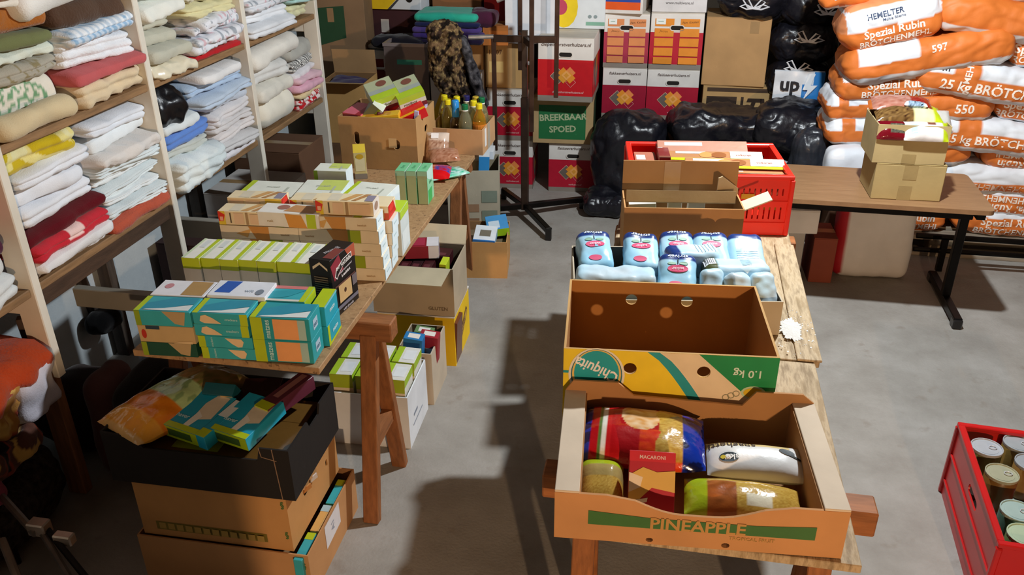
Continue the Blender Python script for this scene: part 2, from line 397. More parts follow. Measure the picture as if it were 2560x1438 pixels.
# ================================================================ right table: pineapple tray
A5 = math.radians(4.3)
t = thing('produce_tray', 'open brown cardboard pineapple tray at the end of the plywood table', 'carton', (.1, 1.612, .752), A5)
W, D, H = .605, .385, .125; IC = C('a8794a'); PK = C('c08a58')
fo = [(0, 0), (W, 0), (W, H)] + [(W - .11, H)] + [(W - .17 - .02 * k, H - .012 - .028 * math.sin(k / 5 * PI / 2)) for k in range(6)] + [(.27 - .02 * k, H - .04 + .03 * (1 - math.cos(k / 5 * PI / 2))) for k in range(6)] + [(.11, H), (0, H)]
bo = [(0, 0), (W, 0), (W, H + .005), (W - .02, H + .035), (W - .13, H + .035), (W - .17, H + .0), (.17, H - .012), (.14, H + .03), (.03, H + .03), (0, H + .005)]
mb = open_box(W, D, H, PK, IC, .006, outl={'front': fo, 'back': bo}, holes={'front': [oval(.205, .012, .008, .006, 10), oval(.365, .012, .009, .007, 10)]})
mb.build('body', 'card', t)
for s in (-1, 1):
    x0, x1 = (-W/2, -W/2 + .052) if s < 0 else (W/2 - .052, W/2)
    m2 = MB().box(x0, x1, -D/2, D/2, H, H + .006, C('d3c0a8'), bev=.001)
    xa = x1 if s < 0 else x0
    m2.box(xa - .003, xa + .003, -D/2 + .006, D/2 - .006, .01, H, C('a47546'))
    m2.build('side_rim', 'card', t)
mb = MB(); art(mb, 'front', (W, D, H), [('p', [(.12, .36), (.9, .36), (.9, .64), (.7, .58), (.35, .58), (.12, .66)], C('3f6b35')), ('t', 'PINEAPPLE', .5, .465, .34, C('b98a4c'), 0, .025), ], .0012)
mb.build('print', 'print', t)
mb = MB(); art(mb, 'front', (W, D, H), [('t', 'TROPICAL FRUIT', .69, .27, .1, C('b08a4a'), 0, .01)], .0012); mb.build('small_lettering', 'print', t)

def on(parent_loc, rz, x, y, z):
    v = Matrix.Rotation(rz, 3, 'Z') @ Vector((x, y, z)); return tuple(Vector(parent_loc) + v)
PT = (.1, 1.612, .752)
# --- bags of pasta in the tray
def pillow_bag(name, label, loc, L, Wd, T, colfn, rz=0, rx=0, ry=0, m='film', seed=1, pinch=.04, cat='pasta bag', n=(26, 18), seal=.02, crump=.004, group=None, end=.25, decals=None, p=2.2):
    """film bag lying flat: length along x, sealed ends"""
    mb = MB(); nx, ny = n; vs = []; fs = []; cs = []
    def P(i, j, s):
        u = 2 * i / nx - 1; v = 2 * j / ny - 1
        eu = max(0, 1 - abs(u) ** 3.4) ** .75; ev = max(0, 1 - abs(v) ** p) ** .5
        wy = Wd / 2 * (1 - pinch * (1 - abs(u)) * 0 - pinch * (abs(u) ** 6))
        x = u * L / 2; y = v * wy
        z = s * T / 2 * eu * ev
        q = Vector((x * 9 + seed * 5, y * 9, z * 9 + s + seed))
        z += s * crump * noise.noise(q * 2.2) * (eu * ev) ** .3 + crump * .7 * noise.noise(Vector((y * 70, seed, x * 4))) * (abs(u) ** 5)
        return Vector((x, y, z + T / 2))
    for s in (1, -1):
        o = len(vs)
        for j in range(ny + 1):
            for i in range(nx + 1): vs.append(P(i, j, s))
        for j in range(ny):
            for i in range(nx):
                a = o + j * (nx + 1) + i; f = [a, a + 1, a + nx + 2, a + nx + 1]
                fs.append(f if s > 0 else f[::-1])
    vc = [colfn(c.x / L * 2, c.y / Wd * 2, c.z) for c in vs]
    for f in fs: cs.append([vc[i] for i in f])
    mb.add(vs, fs, cs)
    root = None
    ob = mb.build(name, m, smooth=True, loc=loc, rot=(rx, ry, rz)); tag(ob, label, cat, group)
    if decals:
        bv = mb.bvh()
        for (vf, T2, col) in decals:
            d2 = MB(); decal(d2, vf, T2, bv, (0, 0, -1), col, .0015 + T2.translation.z * .5)
            if d2.f: d2.build('print', 'print', ob)
    return ob
def nz(x, y, s, seed=0): return noise.noise(Vector((x * s, y * s, seed)))
NOOD = C('d9b457'); NOOD2 = C('b98a34')
def c_lasagne(u, v, z):
    if u < -.72 or u > .66: return C('12309a') if nz(u, v, 3) > -.2 else C('0a1448')
    if u > .3 + .12 * nz(v, u, 2, 5) and v > -.95: return mix(NOOD, NOOD2, .5 + nz(u, v, 18))
    if -.6 < u < -.42: return C('e9e4d8') if -.55 < u < -.5 else (C('5c7a3c') if u < -.5 else RED)
    e = ((u - .02) / .3) ** 2 + ((v - .35) / .6) ** 2
    if e < 1: return mix(C('f2cfa6'), C('dfa05c'), .5 + nz(u, v, 9))
    if v < -.2 and u > 0: return mix(C('e8501c'), C('d42a20'), .5 + nz(u, v, 8))
    return C('b3141c')
pillow_bag('pasta_bag', 'blue and red film bag of noodles in the pineapple tray', on(PT, A5, -.12, .075, .03), .31, .2, .095, c_lasagne, A5 - .05, seed=2, n=(84, 56))
mbp = 0
def c_spag(u, v, z):
    if u > .72: return C('d0cabf')
    if v > .55 and -1 < u < .6: return C('e2c88a')
    return C('e9e6e2')
decs = [(text('spaghetti', .03, .012), TR((-.06, .032, 0), rz=PI), C('3a2a20')), (panel(oval(0, 0, .022, .014, 16), (), 0), TR((-.07, -.012, 0)), C('23303a')), (panel(oval(0, 0, .006, .006, 10), (), 0), TR((-.083, -.012, .001)), C('c9b42e')), (text('ske', .022, .02), TR((-.062, -.012, .001), rz=PI), C('e8e8e4')),
        (gridpatch(.075, .006, 12, 1), TR((.1, -.005, 0), rz=-.35), C('0d1a1c')), (panel(oval(0, 0, .018, .011, 14), (), 0), TR((.062, .016, 0), rz=-.3), C('0d1a1c'))]
pillow_bag('spaghetti_pack', 'white spaghetti pack with black fork print in the pineapple tray', on(PT, A5, .155, .03, .035), .235, .105, .06, c_spag, A5 - .03, rx=.12, seed=5, m='gloss', decals=decs, crump=.002, n=(48, 24))
def c_nood(u, v, z):
    if u < -.62: return C('a9bb22')
    if -.62 <= u < -.12 and v < .55: return mix(C('b0602a'), C('8c4a20'), .5 + nz(u, v, 5))
    if .05 < u < .5 and -.55 < v < .0: return C('e6dcc0')
    return mix(NOOD, NOOD2, .5 + .9 * nz(u, v, 22))
pillow_bag('noodle_bag', 'lime ended bag of curly noodles lying in the pineapple tray', on(PT, A5, .105, -.09, .012), .25, .115, .07, c_nood, A5 - .06, rx=.1, seed=7, n=(60, 40))
def c_nood2(u, v, z):
    if v > .62: return C('a9bb22')
    if v > .15: return C('b39a5c')
    return mix(NOOD, NOOD2, .5 + .9 * nz(u, v, 20))
pillow_bag('noodle_bag', 'small green topped bag of noodles beside the red macaroni box', on(PT, A5, -.205, -.07, .012), .1, .15, .075, c_nood2, A5, rx=.28, seed=9, n=(36, 44))
dm = (.1, .042, .155)
mb = pack('box', dm, C('b8112f'), {'front': [('r', 0, .86, 1, 1, C('cf1730')), ('t', 'MACARONI', .5, .92, .07, C('e9c9c9')), ('r', 0, .0, 1, .06, LIME), ('p', [(0, .3), (.25, .34), (.5, .5), (1, .45), (1, .75), (.6, .72), (.3, .78), (0, .66)], C('dfb45a')), ('p', [(0, .42), (.25, .5), (.3, .64), (0, .7)], C('ead9c2')), ('p', [(0, .24), (.4, .3), (.42, .36), (0, .3)], C('f0e8dc')), ('e', .78, .1, .1, .06, C('9fb86a')), ('t', 'OMEGA', .3, .12, .07, C('eedfe0'))]})
o = mb.build('macaroni_box', 'print', loc=on(PT, A5, -.095, -.14, .012), rot=(-.62, 0, A5)); tag(o, 'red macaroni box with yellow pasta picture leaning in the pineapple tray', 'pasta box')

# ================================================================ banana carton
AB = math.radians(5.1); BT = (.018, 2.012, .752); W, D, H = .522, .385, .238
t = thing('banana_carton', 'empty yellow and green printed banana carton on the plywood table', 'carton', BT, AB)
IC = C('a9743c'); OC = C('c79a5e')
hl = [oval(.165, H - .05, .0165, .0165, 20), oval(.345, H - .05, .0165, .0165, 20)]
hb = [oval(W - .178, H - .055, .0165, .0165, 20), oval(W - .335, H - .055, .0165, .0165, 20)]
mb = open_box(W, D, H, OC, IC, .006, holes={'front': hl, 'back': hb, 'left': [slot(.1, .13, .012, .05)], 'right': []})
mb.build('body', 'card', t)
# printed skin of the front, with the same holes
def skin(mb, lp, holes, col, lift, face=(-W/2, -D/2, 0), u=(1, 0, 0)):
    vf = panel(lp, holes, 0); put(mb, vf, FR((face[0], face[1] - lift, face[2]), u, (0, 0, 1)), col)
YEL = C('eed02a'); GRN = C('0f8a4c'); CRM = C('e6d2b0'); TQ = C('2499a0')
mb = MB()
skin(mb, rect(0, .0, W, H), hl, YEL, .0006)
cur = [(.205 + .165 * (k / 10) ** .75, H - H * (k / 10) * .96) for k in range(11)]
band = cur + [(x + .03, y) for x, y in reversed(cur)]
mb.build('print_ground', 'print', t); mb = MB()
skin(mb, [(x, y) for x, y in band], [], TQ, .0011)
mb.build('print_band', 'print', t); mb = MB()
crm = [(x + .03, y) for x, y in cur] + [(W - .05, 0), (W, .05), (W, H)]
skin(mb, crm, [hl[1]], CRM, .0011); mb.build('cream_panel', 'print', t); mb = MB()
skin(mb, [(.33, H), (W, H), (W, .075), (.475, .105)], [], GRN, .0016); mb.build('green_panel', 'print', t); mb = MB()
skin(mb, [(.0, .175), (.02, .175), (.02, .168), (0, .168)], [], TQ, .0012)
mb.build('print', 'print', t)
mb = MB()
skin(mb, oval(.083, .166, .070, .078, 32), [], C('e9e3d2'), .0016); skin(mb, oval(.083, .166, .064, .074, 32), [], C('2b6f80'), .0019)
skin(mb, oval(.083, .168, .061, .071, 32), [], C('e5c46a'), .0022); skin(mb, oval(.083, .170, .056, .066, 32), [], C('1fa2aa'), .0025)
vf = text('Chiquita', .043, .02); put(mb, vf, FR((-W/2 + .082, -D/2 - .0032, .183), (1, 0, 0), (0, 0, 1)) @ Matrix.Rotation(PI - .42, 4, 'Z') @ Matrix.Scale(.8, 4, (1, 0, 0)), C('f2f2ee'))
mb.build('emblem', 'print', t); mb = MB()
vf = text('1.0 kg', .03, .015); put(mb, vf, FR((-W/2 + .452, -D/2 - .0026, .19), (1, 0, 0), (0, 0, 1)) @ Matrix.Rotation(PI, 4, 'Z'), C('cfe3d2'))
mb.build('weight_lettering', 'print', t); mb = MB()
skin(mb, oval(.47, .135, .03, .019, 20), [], C('b9cfa6'), .0019); skin(mb, oval(.47, .135, .024, .014, 20), [], C('d9b41c'), .0023)
mb.build('seal', 'print', t); mb = MB()
for k in range(3): skin(mb, oval(.405 + .012 * k, .118 + .006 * k, .009, .009, 12), [oval(.405 + .012 * k, .118 + .006 * k, .007, .007, 12)], C('8d8a6c'), .0019)
mb.build('recycling_mark', 'print', t)

# ================================================================ sugar tray
AS = math.radians(8.5); ST = (.025, 2.535, .752); W, D, H = .63, .40, .115
t = thing('sugar_tray', 'shallow cardboard tray full of pale blue sugar bags', 'carton', ST, AS)
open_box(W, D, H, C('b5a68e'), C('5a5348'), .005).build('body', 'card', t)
SB = C('9ccbe0'); SBW = C('bcdcea'); NAVY = C('233a78')
def sugar_bag(label, x, y, z, rz=0, rx=0, ry=0, style='face', L=.17, Wd=.118, T=.085, seed=1, body=SB):
    def cf(c):
        if style in ('face', 'side', 'olive') and c.y > L * .27: return C('4f5530') if style == 'olive' else NAVY
        return mix(body, SBW, .5 + noise.noise(c * 14 + Vector((seed, 0, 0))))
    mb = MB(); mb.soft(Wd, L, T, .026, (18, 26, 12), .009 if style == 'plain' else .005, seed, cf, freq=16)
    bv = mb.bvh()
    ob = mb.build('sugar_bag', 'gloss', smooth=True, loc=on(ST, AS, x, y, z), rot=(rx, ry, AS + rz)); tag(ob, label, 'sugar bag', 'sugar bags in the tray')
    d = MB()
    if style == 'face':
        decal(d, text('striver', .024, .012), TR((0, L * .385, 0), rz=PI), bv, (0, 0, -1), C('dfe8f0'))
        for s in (-1, 1): decal(d, panel(oval(s * .018, L * .19, .014, .006, 14), (), 0), TR(), bv, (0, 0, -1), C('8fb59a'))
        decal(d, gridpatch(.003, .02, 1, 3), TR((0, L * .24, 0)), bv, (0, 0, -1), C('1d2f3a'))
        d.build('lettering', 'print', ob); d = MB()
        decal(d, panel(oval(0, L * .06, .032, .014, 18), (), 0), TR(), bv, (0, 0, -1), C('d8446e')); decal(d, text('suiker', .015, .02), TR((0, L * .06, .01), rz=PI), bv, (0, 0, -1), C('f3d3dc'), .003)
        d.build('emblem', 'print', ob); d = MB()
        decal(d, panel(oval(-.006, -L * .3, .022, .012, 16), (), 0), TR(), bv, (0, 0, -1), C('cf3c66'))
    elif style == 'olive':
        decal(d, gridpatch(.05, .036, 4, 3), TR((0, L * .4, 0)), bv, (0, 0, -1), C('e6eaea'))
        for k in range(5): decal(d, gridpatch(.04, .002, 3, 1), TR((0, L * .4 - .012 + .006 * k, 0)), bv, (0, 0, -1), C('6a6d70'), .003)
        d.build('label', 'print', ob); d = MB()
        for k in range(9): decal(d, gridpatch(.0022, .03, 1, 3), TR((-.03 + .006 * k, -.03, 0)), bv, (0, 0, -1), C('8fa4b0'))
    elif style == 'side':
        for k in range(6): decal(d, gridpatch(.07, .0018, 6, 1), TR((0, -.01 - .011 * k, 0)), bv, (0, 0, -1), C('a6c4d4'))
    if d.f: d.build('print', 'print', ob)
    return ob
lab = 'pale blue sugar bag with navy top, pink emblem, '
sugar_bag(lab + 'at the far tray corner', -.24, .125, .115, .1, .36, seed=1); sugar_bag(lab + 'second from the far corner', -.085, .12, .112, -.03, .36, seed=2)
sugar_bag(lab + 'behind the crosswise bag', .04, .14, .112, .0, .36, seed=3); sugar_bag(lab + 'beside the small print bag', .15, .13, .115, -.04, .36, seed=4)
sugar_bag('pale blue sugar bag with plain navy top and small print, at the tray corner', .262, .115, .115, -.05, .36, style='side', seed=5)
sugar_bag('pale blue sugar bag lying crosswise over the back row', .075, .045, .155, PI / 2 + .12, 0, .1, 'side', .17, .095, .055, 6, C('d6e9ee'))
sugar_bag('pale blue sugar bag with pink emblem tilted in the front row', .01, -.075, .125, -.1, .5, seed=7, L=.16)
sugar_bag('long whitish sugar bag lying on its side along the tray front', -.185, -.095, .12, PI / 2 - .03, 0, 0, 'plain', .25, .105, .09, 8, C('c4d3da'))
sugar_bag('olive topped sugar bag with barcode label lying crosswise', .2, -.03, .135, PI / 2, 0, .1, 'olive', .21, .095, .065, 9, C('d3e6ee'))
for i, (x, y) in enumerate(((.115, -.115), (.19, -.14), (.27, -.13))):
    sugar_bag('grey white crumpled sugar bag standing ' + ('next to the tilted emblem bag', 'under the olive topped bag', 'at the front corner of the tray')[i], x, y, .11, .1 * i, .9, 0, 'plain', .13, .08, .06, 11 + i, C('b9c6cc'))
sugar_bag('pale blue sugar bag peeking out beside the long whitish bag', -.285, -.05, .06, .1, .4, 0, 'plain', .13, .05, .05, 15)
for i, (x, y) in enumerate(((-.16, .0), (-.03, .0), (.1, -.03))):
    sugar_bag('pale blue sugar bag lying low ' + ('behind the long whitish bag', 'under the crosswise bag', 'under the olive topped bag')[i], x, y, .045, .3 * i, 0, 0, 'plain', .16, .1, .07, 17 + i)

# ================================================================ opened carton before the crate
AC = math.radians(7); CT = (.048, 2.99, .752); W, D, H = .425, .185, .195
t = thing('opened_carton', 'brown carton with torn open flaps in front of the red crate', 'carton', CT, AC)
open_box(W, D, H, C('c08d58'), C('a47c4e'), .005).build('body', 'card', t)
flap(t, (W/2, D/2, H), (-1, 0, 0), W, .115, .02, C('b98c5c'))
flap(t, (-W/2 + .01, -.012, H - .01), (1, 0, 0), W - .03, .045, -.25, C('9a8058'))
flap(t, (W/2 - .004, -D/2 + .0, H - .005), (0, 1, 0), D * .45, .105, 1.15, C('d9c6a8'), taper=.0)
mb = MB(); put(mb, panel([(0, 0), (.085, 0), (.085, .03), (.015, .085), (0, .08)], (), .004), FR((W/2 - .085, .02, H), (1, .35, 0), (0, -.1, 1)), C('c9b08a')); mb.build('flap', 'card', t)
mb = MB(); mb.box(-.06, -.0, D/2 + .0032, D/2 + .0034, H, H + .11, C('b08a5c')); mb.box(-.06, .0, D/2 - .0034, D/2 - .0026, H, H + .112, C('c39c6c')); mb.build('tape', 'gloss', t)
for i, (x, c, w, hh) in enumerate(((-.13, 'd9d2c4', .1, .16), (-.02, 'e2ded2', .05, .17), (.05, 'dcd7cc', .06, .175))):
    o = pack('b', (w, .035, hh), C(c), {'front': [('r', .1, .1, .9, .5, C('c2a27a'))]}).build('biscuit_pack', 'print', loc=on(CT, AC, x, .035, .008), rot=(0, .06 * (i - 1), AC)); tag(o, 'cream biscuit pack inside the torn carton, ' + ('wide one', 'narrow one', 'next to the inner flap')[i], 'biscuits', 'packs in the torn carton')
for i, (x, c) in enumerate(((-.1, '9db79a'), (.06, 'a9b8b2'))):
    o = pack('b', (.11, .03, .165), C(c)).build('tea_pack', 'print', loc=on(CT, AC, x, -.055, .008), rot=(0, .05 * i, AC)); tag(o, ('greyish green', 'bluish grey')[i] + ' pack standing in the front of the torn carton', 'tea', 'packs in the torn carton')

# ================================================================ red plastic crate
def crate(name, label, loc, rz, W, D, H, col, handle=True, rib=True, slots=True):
    t = thing(name, label, 'crate', loc, rz); th = .006
    def side(L, hs, p, u):
        holes = []
        if slots:
            n = int(L / .022)
            for k in range(n):
                x = .03 + (L - .06) * k / (n - 1)
                if not (hs and abs(x - L/2) < .075): holes.append(slot(x, H * .74, .006, .028, 3))
                holes.append(slot(x, H * .38, .006, .05, 3))
        if hs: holes.append(slot(L/2, H * .74, .115, .032, 5))
        mb = MB(); wall(mb, p, u, L, H, col, th, holes); return mb
    q = th / 2
    parts = []
    parts.append(side(W, True, (-W/2, -D/2 + q, 0), (1, 0, 0))); parts.append(side(W, True, (W/2, D/2 - q, 0), (-1, 0, 0)))
    parts.append(side(D - 2 * th, True, (W/2 - q, -D/2 + th, 0), (0, 1, 0))); parts.append(side(D - 2 * th, True, (-W/2 + q, D/2 - th, 0), (0, -1, 0)))
    for p in parts: p.build('side_panel', 'plastic', t)
    MB().box(-W/2 + th, W/2 - th, -D/2 + th, D/2 - th, 0, .006, col).build('bottom', 'plastic', t)
    mb = MB(); r = .016
    for (a, b) in ((-W/2, W/2),):
        mb.box(a - .006, b + .006, -D/2 - .006, -D/2 + r, H - .012, H + .004, col, bev=.003); mb.box(a - .006, b + .006, D/2 - r, D/2 + .006, H - .012, H + .004, col, bev=.003)
    mb.box(-W/2 - .006, -W/2 + r, -D/2 + r - .004, D/2 - r + .004, H - .012, H + .0036, col, bev=.003); mb.box(W/2 - r, W/2 + .006, -D/2 + r - .004, D/2 - r + .004, H - .012, H + .0036, col, bev=.003)
    mb.build('rim', 'plastic', t)
    mb = MB()
    for z in (H * .19, H * .56):
        mb.box(-W/2 - .005, W/2 + .005, -D/2 - .005, -D/2, z, z + .008, col); mb.box(-W/2 - .005, W/2 + .005, D/2, D/2 + .005, z, z + .008, col)
        mb.box(-W/2 - .005, -W/2, -D/2, D/2, z, z + .008, col); mb.box(W/2, W/2 + .005, -D/2, D/2, z, z + .008, col)
    for sx in (-1, 1):
        for sy in (-1, 1): mb.box(sx * W/2 - .009, sx * W/2 + .009, sy * D/2 - .009, sy * D/2 + .009, 0, H - .012, col, bev=.004)
    mb.build('ribs', 'plastic', t); return t
AR = math.radians(6.8); RT = (.132, 3.345, .752); CRED = C('f02a1a')
RCR = crate('biscuit_crate', 'bright red plastic crate filled with biscuit packs on the plywood table', RT, AR, .602, .405, .238, CRED)
BROWN = C('a5654a')
def bpack(label, x, y, z, dims, rz, cols, rx=0, ry=0, kind=0):
    w, d, h = dims
    if kind == 0: a = {'front': [('r', 0, 0, 1, .16, LIME), ('r', .05, .3, .4, .9, C('e8e6da')), ('t', 'speculaas', .7, .5, .5, C('6b3a26'))], 'top': [('r', .0, 0, 1, .25, LIME), ('r', .08, .7, .4, .92, C('eceae4')), ('e', .4, .6, .07, .3, C('c98a4e')), ('e', .54, .6, .08, .3, C('8e552e')), ('r', .66, .25, 1, 1, C('e4e2cc')), ('t', 'volkoren', .8, .6, .28, C('8a3a30'))]}
    else: a = {'top': [('r', .08, .62, .5, .85, C('e7ece4')), ('r', .0, .0, 1, .1, C('7d4a38'))], 'front': [('t', 'speculaasjes', .65, .62, .26, C('6a2f22')), ('t', 'naturel', .68, .38, .2, C('6a2f22')), ('r', 0, 0, 1, .1, C('b8902c'))]}
    o = pack('p', dims, cols, a).build('biscuit_pack', 'gloss', loc=on(RT, AR, x, y, z), rot=(rx, ry, AR + rz)); tag(o, label, 'biscuits', 'biscuit packs in the red crate')
PZ = .16
bpack('long reddish brown biscuit pack at the back of the red crate', -.005, .105, PZ + .04, (.36, .075, .07), 0, C('b07c66'), rx=.5, kind=1)
bpack('lime striped biscuit pack in the middle of the red crate', .04, .03, PZ + .03, (.37, .06, .06), -.03, C('a9764e'), rx=.35)
bpack('lime striped biscuit pack nearest the torn carton in the red crate', .105, -.045, PZ + .025, (.38, .06, .06), -.04, C('a9764e'), rx=.35)
bpack('brown biscuit pack standing upright at the side of the red crate', -.235, -.03, PZ - .06, (.085, .26, .13), 0, C('b4705a'), kind=1)
bpack('orange brown biscuit pack with speculaas lettering along the crate front', .13, -.145, PZ - .07, (.3, .05, .14), -.03, C('d97f57'), rx=-.12, kind=1)
bpack('brown biscuit pack lying at the bottom of the red crate', .0, .06, .01, (.4, .2, .14), 0, C('8f563c'), kind=1)
bpack('dark red biscuit pack standing by the lime striped packs', -.165, .04, PZ - .06, (.045, .2, .16), 0, C('7a2a28'), kind=1)
o = pack('p', (.05, .006, .02), C('d9a21c')).build('sticker', 'print', RCR, loc=(.14, -.2085, .15)); o['label'] = 'small yellow sticker'
# ================================================================ left table: cracker boxes (first row)
LT = .751
def item(name, label, cat, dims, base, arts, loc, rz=0, group=None, m='print', rot=None, cols=None):
    o = pack('p', dims, base, arts, cols=cols).build(name, m, loc=loc, rot=rot if rot else rz); tag(o, label, cat, group); return o
CRK = C('e6c79a'); GRP = 'cracker boxes in the first row'
def teal_art(dims, kind):
    w, d, h = dims
    if kind == 'oval_l': fr = [('r', .86, 0, 1, 1, LIME), ('p', [(.12, .3), (.2, .12), (.5, .12), (.5, .16), (.36, .6), (.24, .85), (.15, .75)], CRK), ('t', 'crackers', .7, .5, .3, C('a8d8d8'))]
    elif kind == 'oval_r': fr = [('r', 0, 0, .13, 1, LIME), ('p', [(.5, .9), (.62, .4), (.72, .12), (.8, .15), (.84, .6), (.8, .85)], CRK), ('t', 'crackers', .25, .5, .25, C('a8d8d8'), PI / 2)]
    elif kind == 'cracker': fr = [('r', 0, 0, .2, 1, LIME), ('r', .38, .06, .8, .95, C('eda568')), ('r', .8, .06, .93, .95, C('a8c4bc')), ('t', 'matzes', .28, .5, .3, C('b8e0e0'), PI / 2)]
    elif kind == 'wave': fr = [('r', 0, 0, .1, 1, C('8ca01e')), ('p', [(.5, 1), (.92, 1), (.86, .1), (.7, .2), (.6, .6)], C('b59a6e'))]
    else: fr = []
    return {'front': fr, 'right': [('r', .3, .3, .7, .75, C('a9c3d4')), ('t', 'ean', .5, .5, .3, C('4a6a86'))],
            'top': [('r', 0, 0, .1, 1, LIME), ('p', [(.12, .1), (.5, .2), (.95, .55), (.95, .95), (.5, .9), (.12, .5)], C('2a8fa6')), ('p', [(.12, .05), (.5, .05), (.95, .1), (.95, .5), (.5, .2), (.2, .12)], C('dfe2de'))]}
AT = math.radians(4.5)
def teal(label, x, y, z, dims, kind, base=TEAL, rz=AT):
    item('cracker_box', label, 'cracker box', dims, base, teal_art(dims, kind), (x, y, LT + z), rz, GRP)
xs = (-1.425, -1.247, -1.073); ys = (1.985, 2.0, 2.015)
teal('dark lime edged cracker box at the bottom under the kraft coloured box', xs[0], ys[0], 0, (.17, .09, .046), 'wave', C('1d4a38'))
item('cracker_box', 'kraft coloured cracker box with small red emblem between teal boxes', 'cracker box', (.172, .09, .056), C('c2a473'), {'front': [('e', .1, .5, .045, .28, C('b5301f')), ('r', .15, .8, .4, 1, C('2d4150')), ('p', [(.6, 0), (.95, 0), (.95, .15), (.7, .1)], C('d6b98a'))], 'right': [('r', 0, 0, 1, 1, C('d9c49a'))]}, (xs[0], ys[0], LT + .0465), AT, GRP)
teal('teal cracker box with wave print on the kraft coloured box', xs[0], ys[0], .103, (.172, .09, .05), 'wave')
for k, (kd, lb) in enumerate((('oval_r', 'teal cracker box with oval biscuit print at the bottom of the middle stack'), ('oval_r', 'teal cracker box with oval biscuit print, second of the middle stack'), ('oval_l', 'teal cracker box with oval biscuit print, third of the middle stack'), ('oval_l', 'teal cracker box with oval biscuit print topping the middle stack'))):
    teal(lb, xs[1] + (.004, 0, -.006, -.004)[k], ys[1], .0385 * k, (.165, .09, .038), kd)
teal('teal and lime matzo box with orange square print, lower of two', xs[2], ys[2], 0, (.176, .095, .074), 'cracker', C('2b9aa2'))
teal('teal and lime matzo box with orange square print, upper of two', xs[2], ys[2], .0745, (.176, .095, .074), 'cracker', C('2b9aa2'))
by = .1
item('rusk_box', 'white box with brown rusk picture behind the teal crackers', 'cracker box', (.17, .1, .155), C('e8e6ea'), {'top': [('r', .55, .05, .95, .95, C('b08a54')), ('e', .2, .6, .08, .16, C('c98a90'))]}, (xs[0] - .006, ys[0] + by, LT), AT, GRP)
item('rusk_box', 'white box with blue patch behind the middle teal crackers', 'cracker box', (.18, .1, .162), C('e6e8ee'), {'top': [('p', [(.08, .2), (.35, .2), (.42, .95), (.15, .95)], C('2458b0')), ('t', 'wit', .66, .35, .22, C('9aa6b4')), ('e', .85, .3, .07, .18, C('7d8794'))]}, (xs[1], ys[1] + by, LT), AT, GRP)
item('matzo_box', 'teal box with pink and lime edges behind the matzo boxes', 'cracker box', (.12, .1, .15), TEAL, {'top': [('r', 0, .8, .85, 1, C('cf7a78')), ('p', [(0, .1), (.5, .3), (.85, .75), (.85, .8), (0, .6)], C('2a9aa8')), ('r', .85, 0, 1, 1, LIME), ('r', 0, .0, .85, .12, C('d8d2c6'))], 'right': [('r', 0, .8, 1, 1, LIME)]}, (xs[2] - .026, ys[2] + by, LT), AT, GRP)
item('matzo_box', 'teal matzo box with lime corner at the table edge, lower of two', 'cracker box', (.042, .12, .068), C('1f9fb4'), {'right': [('r', 0, 0, .14, 1, LIME), ('r', 0, 0, 1, .12, LIME), ('t', 'matze', .55, .5, .3, C('d2eef0'))]}, (-1.0, 2.135, LT), AT, GRP)
item('matzo_box', 'teal matzo box with lime corner at the table edge, upper of two', 'cracker box', (.042, .12, .066), C('1f9fb4'), {'right': [('t', 'matze', .55, .5, .3, C('d2eef0')), ('r', 0, .9, 1, 1, C('7fc4cc'))], 'top': [('r', 0, 0, 1, 1, LIME)]}, (-1.003, 2.135, LT + .0685), AT, GRP)

# ================================================================ row of white and lime boxes
dm = (.0615, .155, .172)
rowa = {'front': [('r', 0, .78, 1, 1, LIME), ('r', 0, .28, 1, .78, C('f1e5cb')), ('r', 0, 0, 1, .28, C('cdb795')), ('e', .8, .12, .1, .06, C('9a8460'))], 'top': [('r', .0, 0, .16, 1, C('c9d8b4')), ('r', .76, 0, 1, 1, LIME), ('r', .3, .55, .6, .9, C('d4d9d6'))], 'right': [('r', 0, .78, 1, 1, LIME), ('r', 0, 0, 1, .28, C('cdb795'))]}
place = ('first from the shelving', 'second from the shelving', 'third from the shelving', 'in the middle', 'third from the black box', 'second from the black box', 'next to the black box')
for k in range(7):
    a = dict(rowa)
    if k in (2, 4, 6): a = dict(rowa); a['front'] = rowa['front'] + [('r', .12, .02, .72, .22, C('b3773e'))]
    item('toast_box', 'white and lime toast box standing upright, ' + place[k], 'toast box', dm, C('eceade'), a, (-1.506 + .0635 * k, 2.333 + .004 * (k % 2) + .004 * k, LT), math.radians(1.5 + (k % 3 - 1)), 'toast boxes in the second row')
